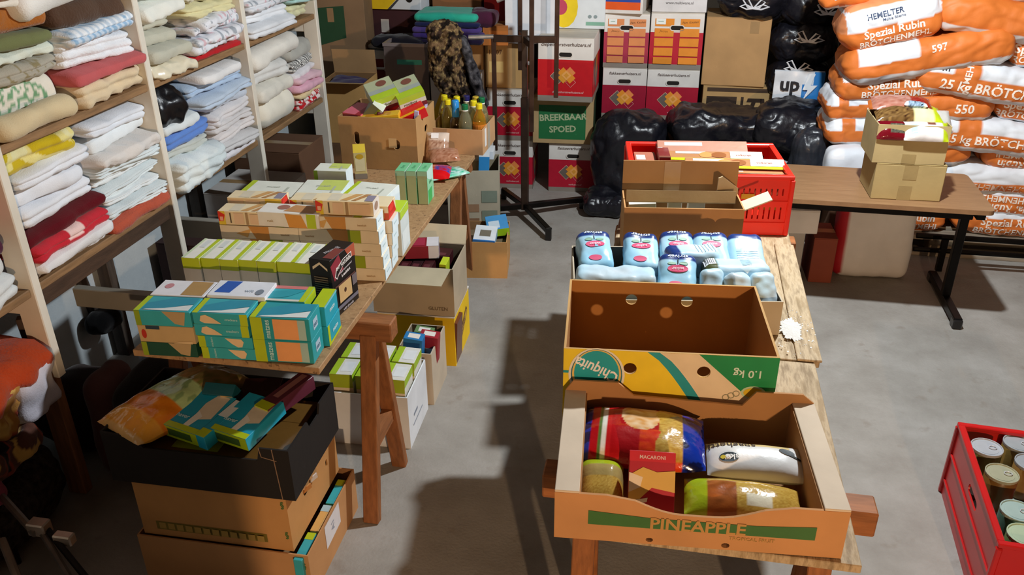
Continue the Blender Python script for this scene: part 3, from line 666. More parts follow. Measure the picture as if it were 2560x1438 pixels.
# black cereal box
bd = (.075, .155, .205)
mb = pack('b', bd, C('191412'), {'right': [('p', [(0, .9), (.35, 1), (.5, .7), (.1, .62)], C('8d2f3c')), ('p', [(.6, 1), (1, 1), (1, .78), (.75, .82)], C('a9523a')), ('p', [(.12, .68), (.2, .8), (.5, .88), (.85, .9), (.85, .8), (.5, .78), (.28, .68), (.2, .62)], C('e4e0dc')), ('p', [(.15, .68), (.22, .785), (.5, .865), (.82, .885), (.82, .815), (.5, .79), (.26, .69), (.2, .645)], C('241a18')),
    ('t', 'EAT NATURAL', .5, .815, .07, C('f0eeea'), .12, .02), ('t', 'simply unsweetened', .55, .71, .05, C('c9c4c8'), .1), ('t', 'breakfast', .55, .635, .075, C('e0dcdc'), .1), ('r', .08, .5, .92, .53, C('5a3a34')), ('r', .2, .2, .72, .5, C('c6a674')), ('e', .45, .36, .05, .04, C('4a3020')), ('r', .76, .32, .95, .5, C('6d6468')), ('r', .1, .11, .95, .17, C('6b6a78')), ('t', 'with almonds', .5, .06, .06, C('b9b4bc'))],
    'front': [('p', [(.15, .82), (.5, .92), (.85, .82), (.85, .86), (.5, .96), (.15, .87)], C('d9c9b0'))] + [('r', .2, .3 + .04 * k, .85, .318 + .04 * k, C('6f6450')) for k in range(11)], 'top': [('t', 'muesli', .5, .5, .16, C('b4aeb0'), 1.2), ('r', .55, .1, 1, .6, C('7d3a34'))]})
o = mb.build('cereal_box', 'print', loc=(-1.045, 2.325, LT), rot=(0, 0, -.14)); tag(o, 'black cereal box standing upright at the table edge', 'cereal box')

# ================================================================ stacks of flat rusk boxes (third row)
AQ = math.radians(4); Q0 = Vector((-1.24, 2.60, LT))
def q(x, y, z): return tuple(Q0 + Matrix.Rotation(AQ, 3, 'Z') @ Vector((x, y, z)))
flat = (.283, .09, .0465)
def flat_art(k): return {'front': [('p', [(.45, 0), (.62, 0), (.62, 1), (.36, 1)], C('c98b40')), ('r', .62, 0, .78, 1, C('8fa01c')) if k % 2 else ('p', [(.2, .4), (.34, .1), (.4, .8)], C('d2a25a')), ('t', 'beschuit', .14 if k % 2 else .82, .4, .2, C('a98a62'))], 'right': [('r', .0, .08, .06, .96, C('8fa6ac')), ('r', .3, .5, .7, .62, C('bcd2d6'))], 'top': [('r', .4, .1, .7, .9, C('d9a860')), ('r', .72, 0, .82, 1, LIME)]}
CB = C('e9ddc6'); LB = [CB, CB, C('e2d3b6'), C('dfeff4'), CB, CB]
n5 = ('bottom', 'second', 'third', 'fourth', 'top')
for k in range(5):
    item('rusk_box', 'cream rusk box with pale blue end at the table edge, front pile, %s layer' % n5[k], 'rusk box', flat, CB, flat_art(k), q(.145 - .004 * k, -.045, .0475 * k), AQ, 'flat rusk boxes', cols=LB)
for k in range(4):
    item('rusk_box', 'cream rusk box with pale blue end at the table edge, rear pile, %s layer' % n5[k], 'rusk box', flat, CB, flat_art(k + 1), q(.145 + .004 * k, .05, .0475 * k), AQ, 'flat rusk boxes', cols=LB)
    item('rusk_box', 'cream rusk box with orange picture behind the toast boxes, %s layer' % n5[k], 'rusk box', flat, CB, flat_art(k + 1), q(-.148, -.045, .0475 * k), AQ, 'flat rusk boxes', cols=LB)
    item('rusk_box', 'cream rusk box in the rear pile near the shelving, %s layer' % n5[k], 'rusk box', flat, CB, flat_art(k), q(-.148, .05, .0475 * k), AQ, 'flat rusk boxes', cols=LB)
ym = {'front': [('r', 0, 0, .13, 1, C('e8c93a')), ('p', [(0, .25), (.09, .25), (.13, .75), (.02, 1), (0, 1)], C('d9361c')), ('r', .03, .3, .09, .6, C('f2b49a')), ('r', .22, .15, .245, .9, C('5a4a34')), ('r', .3, .1, .48, .9, C('e6c3a0')), ('r', .52, .05, .57, .95, C('a98a60')), ('r', .6, .1, .95, .85, C('e2bf9a'))], 'top': [('r', .2, .1, .4, .9, C('d9cdb4')), ('p', [(.42, .1), (.55, .1), (.75, .95), (.62, .95)], C('cf9c5e')), ('p', [(.62, .1), (.7, .1), (.9, .95), (.8, .95)], C('b98450')), ('r', .85, .1, 1, .8, C('8d8494'))], 'right': [('r', 0, 0, 1, 1, C('d9d0c6')), ('e', .5, .5, .3, .3, C('9a7c6a'))]}
yw = dict(ym); yw['right'] = [('p', [(0, .0), (1, 0), (.7, 1), (0, 1)], C('c8281e')), ('e', .4, .7, .3, .25, C('e23a2c'))]; yw['front'] = [('r', .7, 0, 1, 1, C('f0cf4a')), ('r', .78, .2, .95, .7, C('e8542a')), ('r', .04, .15, .3, .85, C('dfc0a0')), ('r', .34, .15, .6, .85, C('e6cbb0'))]
YB = C('ead6ae')
item('toast_pack', 'yellow and red toast pack lying over the toast boxes near the shelving', 'toast pack', (.19, .075, .05), YB, ym, q(-.195, -.05, .191), AQ, 'yellow and red toast packs')
item('rusk_box', 'crumpled white and orange rusk box lying in the middle of the pile', 'rusk box', (.22, .085, .052), C('e8e2d8'), {'front': [('p', [(.5, 0), (.8, 0), (.72, .9), (.45, .95)], C('d9953e')), ('r', .8, 0, .95, 1, LIME), ('t', 'rusk', .2, .4, .24, C('b8a078'))], 'top': [('p', [(.4, .2), (.9, .1), (.95, .8), (.5, .9)], C('c08a58')), ('e', .35, .6, .1, .25, C('a06a5a'))]}, q(-.035, -.052, .193), AQ - .04, 'flat rusk boxes')
item('toast_pack', 'yellow and red toast pack on the pile beside the table edge', 'toast pack', (.2, .075, .05), YB, ym, q(.16, -.04, .239), AQ, 'yellow and red toast packs')
item('toast_pack', 'yellow toast pack with red end in the rear of the pile', 'toast pack', (.2, .075, .055), YB, yw, q(-.2, .055, .195), AQ, 'yellow and red toast packs')
item('toast_pack', 'yellow and red toast pack in the rear next to the red ended pack', 'toast pack', (.2, .075, .055), YB, ym, q(.03, .055, .195), AQ, 'yellow and red toast packs')
item('toast_pack', 'small yellow toast pack with red end, seen end on at the table edge', 'toast pack', (.075, .1, .05), YB, {'right': yw['right'], 'front': [('r', 0, .0, 1, .5, C('c8481e')), ('r', .2, .1, .8, .7, C('b98a50'))]}, q(.25, .06, .191), AQ, 'yellow and red toast packs')
# fourth row
def wg(label, x, y, z, dims, rz, kind=0, rot=None):
    a = {'front': [('r', 0, 0, .12, 1, C('8fae1e')), ('r', .12, .0, 1, .55, C('b9ad84'))], 'top': [('r', 0, 0, .1, 1, LIME) if kind != 2 else ('r', .4, .35, 1, 1, C('c8d26a')), ('t', 'muesli', .5, .6, .13, C('a6a89a')), ('r', .75, .2, .8, .6, C('b5b7a8'))], 'right': [('r', 0, 0, 1, 1, C('e0ecee'))]}
    item('cereal_box', label, 'cereal box', dims, C('e4e4d6'), a, (x, y, LT + z), rz, 'white and lime boxes behind the rusks', rot=rot)
wg('white cereal box with lime edge near the shelving behind the rusks', -1.5, 2.86, 0, (.22, .16, .19), .05)
wg('white cereal box with lime corner in the middle behind the rusks', -1.3, 2.875, 0, (.17, .17, .2), .1, 2)
wg('white cereal box with plain top behind the rusks at the table edge', -1.115, 2.9, 0, (.17, .15, .195), -.06, 1)
wg('white cereal box with lime flap standing on end behind the others', -1.32, 3.04, 0, (.13, .09, .225), .08, 2)
item('cereal_box', 'tall clear white pack with bright lime top at the table edge', 'cereal box', (.06, .12, .175), C('cfd8d6'), {'top': [('r', 0, 0, 1, 1, C('b9d432'))], 'right': [('r', .1, .1, .9, .5, C('dfe6e4')), ('r', 0, .82, 1, 1, C('b0cc3a'))]}, (-.985, 2.80, LT), .06, 'white and lime boxes behind the rusks')
# green trio
for k in range(3):
    item('tea_box', ('green tea box standing at the inner end of the trio', 'green tea box in the middle of the trio', 'green tea box at the table edge end of the trio')[k], 'tea box', (.041, .11, .148), C('a9b98e'), {'top': [('r', 0, 0, 1, 1, C('74c08c')), ('t', 'thee', .5, .5, .2, C('4c9c6a'), PI / 2)], 'right': [('r', 0, 0, 1, 1, C('8fd0a4')), ('r', .1, .0, .7, .4, C('3fae5c')), ('p', [(.0, .8), (.9, .5), (1, 1), (0, 1)], C('bfe0d4')), ('t', 'thee', .5, .6, .16, C('4a9a6c'))], 'front': [('r', 0, .86, 1, 1, C('9fd0b4'))]}, (-1.118 + .0465 * k, 3.305 + .005 * k, LT), .05, 'trio of green tea boxes')
# juice carton
mb = pack('j', (.055, .055, .125), C('d8c684'), {'front': [('r', 0, .0, 1, .2, C('8a7f72')), ('r', .1, .3, .9, .8, C('e8dcae')), ('e', .5, .85, .3, .1, C('d0a72c'))], 'right': [('e', .5, .75, .38, .18, C('e6c81e')), ('e', .5, .35, .36, .2, C('c98ba0')), ('r', 0, 0, 1, .08, C('8a7f72'))]})
mb.add([(-.0275, -.0275, .125), (.0275, -.0275, .125), (.0275, .0275, .125), (-.0275, .0275, .125), (-.0275, 0, .158), (.0275, 0, .158)], [[0, 1, 5, 4], [2, 3, 4, 5], [1, 2, 5], [3, 0, 4]], C('e0bf3a'))
o = mb.build('juice_carton', 'print', loc=(-1.405, 3.55, LT), rot=(0, 0, .35)); tag(o, 'small yellow juice carton standing before the big brown carton', 'drink carton')

# ================================================================ big carton
AG = math.radians(1.0); GT = (-1.355, 3.83, LT); W, D, H = .375, .33, .25
t = thing('big_carton', 'brown carton with handle holes heaped with tea and sweets boxes', 'carton', GT, AG)
mb = open_box(W, D, H, C('b48a58'), C('8f6a42'), .006, holes={'front': [slot(.085, .15, .024, .06), slot(.275, .125, .034, .046)], 'right': [slot(.16, .16, .05, .035)]}); mb.build('body', 'card', t)
MB().box(.052, .09, -D/2 - .003, -D/2 - .002, .11, .155, C('c9a878')).build('flap', 'card', t)
def gi(label, dims, base, arts, x, y, z, rot, m='print', name='tea_box', cat='tea box'):
    o = pack('p', dims, base, arts).build(name, m, loc=on(GT, AG, x, y, z), rot=rot); tag(o, label, cat, 'boxes heaped in the big carton')
tg = {'top': [('r', 0, 0, 1, .3, C('a7c02a')), ('r', 0, .3, 1, .5, C('9aa29a')), ('e', .6, .75, .2, .15, C('7a4a3c'))], 'front': [('r', 0, .6, 1, 1, C('a9bf3a')), ('r', 0, .3, 1, .6, C('c9cbbc')), ('r', 0, 0, 1, .3, C('6b2028')), ('t', 'rooibos', .4, .45, .28, C('5a5a4a'))], 'right': [('r', 0, 0, 1, 1, C('d9e4e6')), ('r', 0, .78, 1, 1, C('b4cc2e')), ('p', [(.1, 0), (.5, .2), (.8, .1), (1, 0)], C('7b2c34')), ('t', 'kruidenthee', .6, .55, .2, C('3a4a66'))]}
gi('lime and white tea box tilted on top at the back of the heap', (.13, .15, .07), C('aab08e'), tg, -.015, .01, .285, (.35, -.25, .55))
gi('lime and white tea box tilted on top next to the red bag', (.13, .16, .075), C('aab08e'), tg, .105, .04, .285, (.3, -.28, .5))
gi('grey green tea box tilted sharply at the side of the heap', (.06, .13, .125), C('7d8068'), {'front': [('r', 0, 0, .6, 1, C('7c8266')), ('r', .62, 0, .8, 1, C('9ab02c')), ('r', .8, 0, 1, 1, C('d2dadc'))], 'top': [('r', 0, 0, 1, .5, C('c9cfbe')), ('e', .5, .7, .3, .2, C('c49a6a'))]}, -.09, -.04, .215, (.35, .75, .25))
gi('red sweets bag with white lettering in the heap', (.16, .2, .05), C('c8161c'), {'top': [('t', 'snoep', .5, .5, .22, C('f0b0b0'), .5), ('r', 0, 0, 1, .08, C('e0a01c'))]}, .1, -.01, .235, (.28, -.35, .5), 'gloss', 'sweets_bag', 'sweets')
gi('dark red box with cream band in the middle of the heap', (.12, .11, .06), C('5b1820'), {'front': [('r', 0, .3, 1, .6, C('d9cdb8'))]}, .01, -.06, .2, (.15, .25, .5))
gi('pink sweets pack lying at the corner of the heap', (.1, .14, .06), C('cf6070'), {'top': [('r', .7, 0, 1, 1, C('9a1420'))]}, -.12, -.05, .2, (.1, .05, -.2), 'gloss', 'sweets_bag', 'sweets')
gi('yellow pack lying along the carton front', (.2, .06, .03), C('dcae2c'), {'top': [('r', .2, .2, .8, .8, C('c98820'))]}, -.0, -.12, .225, (.1, -.12, .12), 'gloss', 'sweets_bag', 'sweets')
gi('lavender pack standing at the carton side', (.02, .16, .1), C('b8aed0'), {'right': [('r', .1, .1, .9, .9, C('c9c2dc'))]}, .165, -.02, .17, (.0, .1, .0), 'print', 'tea_box', 'tea box')
gi('brown pack filling the carton under the heap', (.32, .28, .17), C('7a5a3a'), {}, 0, 0, .01, (0, 0, AG), 'print', 'tea_box', 'tea box')

# ================================================================ oil tray and bottles
AO = math.radians(-1); OT = (-1.055, 4.085, LT); W, D, H = .28, .27, .128
t = thing('oil_tray', 'brown cardboard tray holding bottles of cooking oil', 'carton', OT, AO)
open_box(W, D, H, C('c0956a'), C('a87e50'), .005, bottom=True).build('body', 'card', t)
MB().box(W/2 + .0005, W/2 + .001, -.09, -.055, .03, .12, C('e4e4e2')).build('label', 'print', t)
MB().box(W/2 + .0005, W/2 + .001, -.03, .02, .0, .128, C('b7ab98')).build('tape', 'gloss', t)
def bottle(label, x, y, oil, cap, band=None, dark=None, h=.235, r=.034):
    t = thing('oil_bottle', label, 'bottle', on(OT, AO, x, y, .006), 0, 'oil bottles in the tray')
    s = h / .235
    MB().lathe([(r * .9, 0), (r, .006), (r, .05 * s), (r * .94, .06 * s), (r, .07 * s), (r, .135 * s), (r * .8, .165 * s), (r * .45, .19 * s), (.013, .2 * s), (.013, .212 * s)], oil, 16).build('body', 'bottleplastic', t, True)
    cp = MB().lathe([(.0165, .2 * s), (.0165, .222 * s), (.015, .226 * s)], cap, 14).build('cap', 'plastic', t)
    if band: MB().lathe([(.017, .195 * s), (.017, .2 * s)], band, 14).build('ring', 'plastic', cp)
    if dark: MB().lathe([(r + .0006, .06 * s), (r + .0006, .125 * s)], dark, 16).build('label', 'print', t)
mat('bottleplastic', .05, nscale=5, namt=.05, trans=.85, spec=.6)
YO = C('e6cf5a'); YP = C('e0dba4'); CY = C('e3d020'); CG = C('0f6b40'); CN = C('22215c')
for lb, x, y, oil, cap, band, lab_ in (('oil bottle with yellow cap next to the carton in the rear row', -.115, .1, YO, CY, None, None), ('oil bottle with yellow cap, half hidden in the rear row', -.045, .085, YP, CY, None, None), ('oil bottle with navy cap in the rear row', .0, .11, YP, CN, WHT, None), ('oil bottle with golden cap in the rear row', .05, .1, YP, C('b99c30'), None, None), ('oil bottle with green cap in the rear row', .085, .085, YP, CG, WHT, None), ('oil bottle with yellow cap and white ring behind the orange labelled bottle', .06, .02, YP, CY, WHT, None),
        ('clear oil bottle with yellow cap in the front row', -.075, .02, C('e6d88a'), CY, None, None), ('pale oil bottle with green cap in the front row', .035, -.06, C('dcdab0'), CG, WHT, None), ('golden oil bottle with orange label and yellow cap', .1, -.03, C('efc23a'), CY, None, C('cf7a28'))):
    bottle(lb, x, y, oil, cap, band, lab_)
t = thing('wine_bottle', 'dark bottle with a bright blue foil neck among the oil bottles', 'bottle', on(OT, AO, -.02, -.035, .006), 0)
MB().lathe([(.03, 0), (.033, .005), (.033, .12), (.026, .145), (.016, .16)], C('3a2a10'), 16).build('body', 'film', t, True)
MB().lathe([(.0175, .15), (.0185, .155), (.0185, .19), (.0175, .194), (.0185, .198), (.0185, .235), (.016, .238)], C('2a86c8'), 16).build('foil', 'gloss', t, True)
# snack bags
def c_nuts(u, v, z):
    return mix(C('c9a890'), C('7a4a30'), .5 + .9 * nz(u, v, 12)) if v < .4 else C('cbb8a8')
pillow_bag('nut_bag', 'clear bag of nuts leaning between the carton and the oil tray', (-1.11, 3.83, LT + .06), .11, .15, .06, c_nuts, .1, rx=1.0, seed=21, cat='snack bag', n=(16, 18))
MB().box(-.018, .018, -.012, .012, 0, .0008, C('e8e8e8')).build('price_label', 'print', bpy.data.objects['nut_bag']).location = (-.01, .05, .058)
def c_nuts2(u, v, z): return mix(C('b98a70'), C('8a5236'), .5 + .9 * nz(u, v, 10))
pillow_bag('nut_bag', 'brownish bag of nuts lying behind the red crisps bag', (-1.06, 3.75, LT + .035), .14, .1, .05, c_nuts2, .4, rx=.3, seed=22, cat='snack bag', n=(16, 14))
def c_chips(u, v, z):
    if v < -.3: return C('c8141a')
    return mix(C('c98a4a'), C('b8201c'), .5 + nz(u, v, 6)) if u < .2 else mix(C('274a9a'), C('c4171c'), .5 + 1.2 * nz(u, v, 5))
pillow_bag('crisps_bag', 'red crisps bag with brown picture lying on the table', (-1.075, 3.59, LT + .003), .17, .13, .05, c_chips, .15, rx=.12, seed=23, cat='snack bag', n=(18, 16))
def c_teal(u, v, z): return mix(C('1fb48a'), C('cfe8e4'), .5 + 1.3 * nz(u, v, 4))
pillow_bag('crisps_bag', 'turquoise and white crisps bag under the red crisps bag', (-1.02, 3.62, LT + .0), .2, .12, .03, c_teal, .75, seed=24, cat='snack bag', n=(18, 14))

# ================================================================ cartons before and under the left table
A2 = math.radians(1)
def fill(label, name, cat, dims, base, arts, loc, rot, group, m='print'):
    o = pack('p', dims, base, arts).build(name, m, loc=loc, rot=rot); tag(o, label, cat, group)
# bottom carton
B3 = (-1.285, 1.995, 0); W, D, H = .57, .42, .172
t = thing('low_carton', 'brown carton standing on the floor under the other cartons', 'carton', B3, A2)
open_box(W, D, H, C('bb8a5a'), C('9a7048'), .005).build('body', 'card', t)
for v_ in (.75, .45):
    mb = MB(); art(mb, 'front', (W, D, H), [('t', '§', .972, v_, .16, C('4d6a30'), 0, .03)], .001); mb.build('mark', 'print', t)
mb = MB(); art(mb, 'right', (W, D, H), [('p', [(.32, .42), (.62, .45), (.62, .95), (.32, .95)], C('e2e0e4')), ('t', 'A1', .47, .7, .2, C('9aa0b0'), PI / 2)], .001); mb.build('label', 'print', t)
# middle carton
B2 = (-1.30, 1.995, .172); W2, D2, H2 = .50, .395, .214
fl = (.03, .15)
for k, (y, c1, c2) in enumerate(((-.15, TEAL, LIME), (-.02, C('d9a860'), C('a9c4cc')), (.11, TEAL, LIME))):
    fill(('teal cracker pack squeezed into the low carton by its corner', 'tan rusk pack squeezed into the middle of the low carton', 'teal and lime pack squeezed into the far end of the low carton')[k], 'cracker_pack', 'cracker box', (.028, .12, .155), c1, {'top': [('r', 0, .75, 1, 1, c2)]}, (-1.026, 1.985 + y, .01), (0, 0, A2), 'packs in the low carton')
t = thing('middle_carton', 'brown carton with rope holes between black tray and low carton', 'carton', B2, A2)
open_box(W2, D2, H2, C('bd8a52'), C('9a7048'), .005, holes={'right': [slot(.14, .12, .05, .026), slot(.3, .1, .016, .03)]}).build('body', 'card', t)
mb = MB(); art(mb, 'front', (W2, D2, H2), [('r', .1, .12, .84, .27, C('7a6a28'))] + [('r', .12 + .06 * k, .14, .165 + .06 * k, .25, C('a98a44')) for k in range(12)], .001); mb.build('print', 'print', t)
for v_ in (.85, .3):
    mb = MB(); art(mb, 'front', (W2, D2, H2), [('t', '§', .972, v_, .14, C('4d6a30'), 0, .03)], .001); mb.build('mark', 'print', t)
for y, c in ((-.06, 'c88a4c'), (-.01, 'd8d2d0')):
    mb = MB(); put(mb, panel([(0, 0), (.03, .005), (.02, .03), (.005, .025)], (), .004), FR((W2/2 + .001, y - .02, .13), (.5, 1, 0), (.3, 0, 1)), C(c)); mb.build('torn_flap', 'card', t)
# black tray
BB = (-1.305, 1.965, .387); W1, D1, H1 = .59, .36, .182; KB = C('1a1512')
t = thing('black_tray', 'black fruit tray with crackers and oats topping the carton stack', 'carton', BB, A2)
fo = [(0, 0), (W1, 0), (W1, H1), (W1 - .09, H1), (W1 - .1, H1 - .045), (.13, H1 - .045), (.11, H1 - .01), (0, H1)]
ro = [(0, 0), (D1 - .01, 0), (D1 - .01, H1), (.235, H1), (.22, H1 - .03), (.15, H1 - .03), (.135, H1), (0, H1)]
open_box(W1, D1, H1, KB, C('201a16'), .006, outl={'front': fo, 'right': ro}).build('body', 'card', t)
mb = MB()
def edge(pts, x=None, y=None):
    mb.tube([((p[0] - W1/2), -D1/2 - .001, p[1]) if x is None else (W1/2 + .001, p[0] - D1/2 + .005, p[1]) for p in pts], .0014, C('8a6f5a'), 4)
edge([(W1 - .05, H1), (W1 - .04, 0)]); edge([(W1 - .09, H1), (W1 - .085, H1 - .03), (W1 - .04, H1 - .04)])
mb.build('cut_edge', 'card', t)
# contents
def c_oats(u, v, z):
    if u < -.62 and v > -1: return C('e0a03a') if u > -.9 else C('e0b878')
    if u < -.2: return mix(C('d2761a'), C('e08a24'), .5 + nz(u, v, 4))
    if u < .25: return C('b9d69a') if nz(u, v, 5, 2) > -.15 else C('8fb07a')
    return mix(C('a98f5c'), C('6f7a3a'), .4 + nz(u, v, 7, 3))
pillow_bag('grain_bag', 'large orange and green film bag of grain in the black tray', (-1.46, 1.98, BB[2] + .125), .42, .22, .1, c_oats, 1.15, seed=31, cat='grain bag', crump=.006, n=(60, 36))
ot = {'top': [('p', [(.5, .35), (.62, .3), (.95, .4), (.9, .95), (.55, .95), (.45, .7)], C('d9cdb8')), ('p', [(.45, .0), (.6, .05), (.7, .4), (.5, .5)], C('e6e4de')), ('r', 0, 0, 1, .12, LIME), ('t', 'haver', .25, .3, .12, C('bfe6ec'))], 'right': [('r', 0, 0, 1, 1, C('2aa0c0'))], 'front': [('r', 0, 0, 1, 1, C('9db81e')), ('r', .1, .2, .8, .8, C('3a5a2a'))]}
OB = C('1f9cc0')
def oat(label, x, y, z, rz, rx=.12, dims=(.13, .175, .045), ry=0, a=ot, base=OB):
    o = pack('p', dims, base, a).build('oats_box', 'gloss', loc=(BB[0] + x, BB[1] + y, BB[2] + z + (.045 if z > .05 else 0)), rot=(rx, ry, rz)); tag(o, label, 'oats box', 'boxes in the black tray')
oat('teal oats box with white spoon print in the black tray beside the grain bag', -.03, -.06, .115, -.25)
oat('teal oats box with white spoon print in the black tray near its corner', .125, -.06, .12, -.25)
oat('slim white and teal box wedged between the two oats boxes', .05, -.085, .11, -.3, .1, (.035, .17, .05), 0, {'top': [('r', 0, 0, 1, .2, LIME), ('r', 0, .55, 1, 1, C('d9e2e6'))]})
oat('dark teal oats box standing in the rear of the black tray', -.01, .09, .08, .02, .6, (.1, .04, .13), 0, {'front': [('r', 0, 0, 1, .28, C('1fa8b0')), ('p', [(.55, .5), (1, .6), (1, 1), (.6, 1)], C('c2a268'))]}, C('16505c'))
oat('dark brown chocolate box lying in the rear of the black tray', .09, .08, .1, .2, .1, (.12, .14, .05), 0, {'front': [('r', 0, 0, 1, .25, C('5a3424'))]}, C('33161a'))
oat('maroon roll pack with lime cap along the black tray side', .19, .06, .13, -.35, .05, (.055, .2, .05), 0, {'top': [('r', 0, 0, 1, .16, LIME), ('r', .3, .3, .7, .95, C('9a6a6a'))], 'front': [('r', 0, 0, 1, 1, C('a9b81e'))]}, C('5a2a3a'))
for k, (x, y, w_, d_) in enumerate(((-.0, -.06, .5, .2), (.0, .1, .5, .12))):
    oat(('brown packs layer under the oats boxes', 'brown packs layer in the rear of the black tray')[k], x, y, .008, 0, 0, (w_, d_, .11), 0, {'top': [('r', .3, .1, .6, .5, C('a9b81e'))], 'front': [('r', .25, .3, .6, .8, C('b5872c'))]}, C('6a4a20'))

# ================================================================ under the left table
UG = 'goods stored under the left table'
# white carton with cereal boxes
t = thing('white_carton', 'white carton with upright cereal boxes behind the trestle leg', 'carton', (-1.08, 2.70, 0), math.radians(2))
open_box(.32, .28, .24, C('dde2e8'), C('c2bca8'), .005).build('body', 'card', t)
mb = MB(); art(mb, 'right', (.32, .28, .24), [('r', .25, .45, .45, .5, C('8a93a4')), ('r', .2, .3, .7, .33, C('a4abb8'))], .001); mb.build('print', 'print', t)
wl = ('white and lime cereal box standing in the white carton beside the trestle', 'white and lime cereal box in the middle of the white carton', 'white and lime cereal box at the aisle side of the white carton')
for r in range(2):
    for k in range(3):
        fill(wl[k] + (', front row' if r == 0 else ', rear row'), 'cereal_box', 'cereal box', (.09, .115, .30), C('dcdcd4'), {'front': [('r', 0, .8, 1, 1, C('a8bf2a')), ('r', 0, .4, 1, .8, C('ecdcc4')), ('r', 0, 0, 1, .4, C('c9a27a'))], 'top': [('r', 0, 0, .3, 1, C('9fc02a')), ('r', .4, .2, .9, .8, C('dfe4e6'))], 'right': [('r', 0, .88, 1, 1, C('9fc02a')), ('r', .2, .3, .8, .6, C('cfd8dc'))]}, (-1.175 + .096 * k, 2.638 + .125 * r, .008), (0, .03 * (k - 1), .035), UG)
t = thing('narrow_carton', 'narrow pale carton with blue and green packs under the table', 'carton', (-.985, 2.99, 0), 0.03)
open_box(.15, .24, .25, C('c3b5a0'), C('8a7a64'), .005).build('body', 'card', t)
for k, (x, y, c, lb) in enumerate(((-.03, -.06, '2a78b4', 'blue pack in the narrow pale carton'), (.02, .0, '9a2430', 'dark red pack in the narrow pale carton'), (-.02, .06, '6a8a5a', 'green pack in the narrow pale carton'))):
    fill(lb, 'dry_goods_pack', 'food pack', (.08, .05, .27 + .02 * (2 - k)), C(c), {'front': [('r', .1, .5, .9, .8, C('d9d4c8'))], 'top': [('r', .2, .2, .8, .8, C('e0dcd4'))]}, (-.985 + x, 2.99 + y, .008), (0.1, .1, .03), UG)
# yellow carton
t = thing('yellow_carton', 'bright yellow carton with brown emblem on the floor by the aisle', 'carton', (-1.07, 3.335, 0), .03)
YL = C('eec51a')
open_box(.35, .31, .25, YL, C('b09a6a'), .006).build('body', 'card', t)
mb = MB(); art(mb, 'right', (.35, .31, .25), [('p', [(.3, .3), (.38, .25), (.8, .55), (.84, .66), (.78, .74), (.34, .44), (.28, .38)], C('5a3a1c')), ('p', [(.33, .33), (.38, .3), (.78, .57), (.8, .66), (.76, .69), (.34, .4)], C('c9a04c')), ('t', 'Crispy', .56, .5, .12, C('5a2a14'), .55, .02)], .001); mb.build('emblem', 'print', t)
mb = MB()
for a in ((-.177, .177, -.157, -.149), (-.177, .177, .149, .157)): mb.box(a[0], a[1], a[2], a[3], .249, .255, C('e2ded6'))
for a in ((-.177, -.169), (.169, .177)): mb.box(a[0], a[1], -.149, .149, .249, .255, C('e2ded6'))
mb.build('rim', 'card', t)
for k in range(4): fill(('dark red sweets pack in the yellow carton', 'pink sweets pack in the yellow carton', 'lime sweets pack in the yellow carton', 'brown sweets pack in the yellow carton')[k], 'sweets_bag', 'sweets', (.09, .1, .22), C(('7a1a24', 'd98a9a', 'a9bf2a', '6a3a24')[k]), {'top': [('r', .2, .2, .6, .6, C('d9cfc4'))]}, (-1.19 + .085 * k, 3.25, .008), (.05, .04 * k - .06, 0), UG, 'gloss')
# grey brown carton on the yellow one
GB = (-1.075, 3.315, .258); W, D, H = .37, .27, .232
t = thing('flapped_carton', 'grey brown carton with wide open flaps standing on the yellow carton', 'carton', GB, .03)
open_box(W, D, H, C('b5a48a'), C('8a7a62'), .005).build('body', 'card', t)
flap(t, (-W/2 + .03, -D/2, H), (1, 0, 0), W - .04, .13, 1.72, C('b3a98e'), taper=.012)
flap(t, (W/2, D/2, H), (-1, 0, 0), W, .1, .95, C('c2b090'), taper=.01)
mb = MB(); art(mb, 'front', (W, D, H), [('t', 'GLUTEN', .8, .15, .1, C('6f5c44'))], .001); mb.build('print', 'print', t)
DK = C('3a0f14')
for k in range(6): fill(('dark maroon chocolate box in the flapped carton, first from the shelving', 'dark maroon chocolate box in the flapped carton, second from the shelving', 'dark maroon chocolate box in the flapped carton, third from the shelving', 'dark maroon chocolate box beside the lime pack in the flapped carton', 'dark brown chocolate box in the rear of the flapped carton', 'dark brown chocolate box at the aisle side of the flapped carton')[k], 'chocolate_box', 'chocolate box', (.045, .1, .205) if k < 4 else (.09, .09, .215), DK if k % 2 else C('2c1216'), {'top': [('r', .2, .1, .8, .4, C('5a2a30'))]}, (GB[0] - .1 + .05 * k if k < 4 else GB[0] - .02 + .1 * (k - 4), GB[1] - .05 if k < 4 else GB[1] + .06, GB[2] + .008), (0, .03, .03), 'chocolate boxes in the flapped carton')
fill('lime green pack standing upright in the flapped carton', 'tea_box', 'tea box', (.03, .08, .235), C('b9c92a'), {'front': [('r', .2, .2, .8, .7, C('8fa01c'))]}, (GB[0] + .125, GB[1] - .07, GB[2] + .008), (0, .05, .05), 'chocolate boxes in the flapped carton')
fill('dark red and white box lying on top in the flapped carton', 'chocolate_box', 'chocolate box', (.15, .1, .06), C('8a1a2a'), {'right': [('r', 0, 0, 1, 1, C('e4e2e4')), ('r', .2, .15, .8, .8, C('8a6a8a'))], 'top': [('r', .65, 0, 1, 1, C('d8d4d6')), ('r', 0, .1, .6, .9, C('a8324a'))], 'front': [('r', .7, 0, 1, 1, C('dcd8da'))]}, (GB[0] + .01, GB[1] + .02, GB[2] + .224), (0, 0, .25), 'chocolate boxes in the flapped carton')
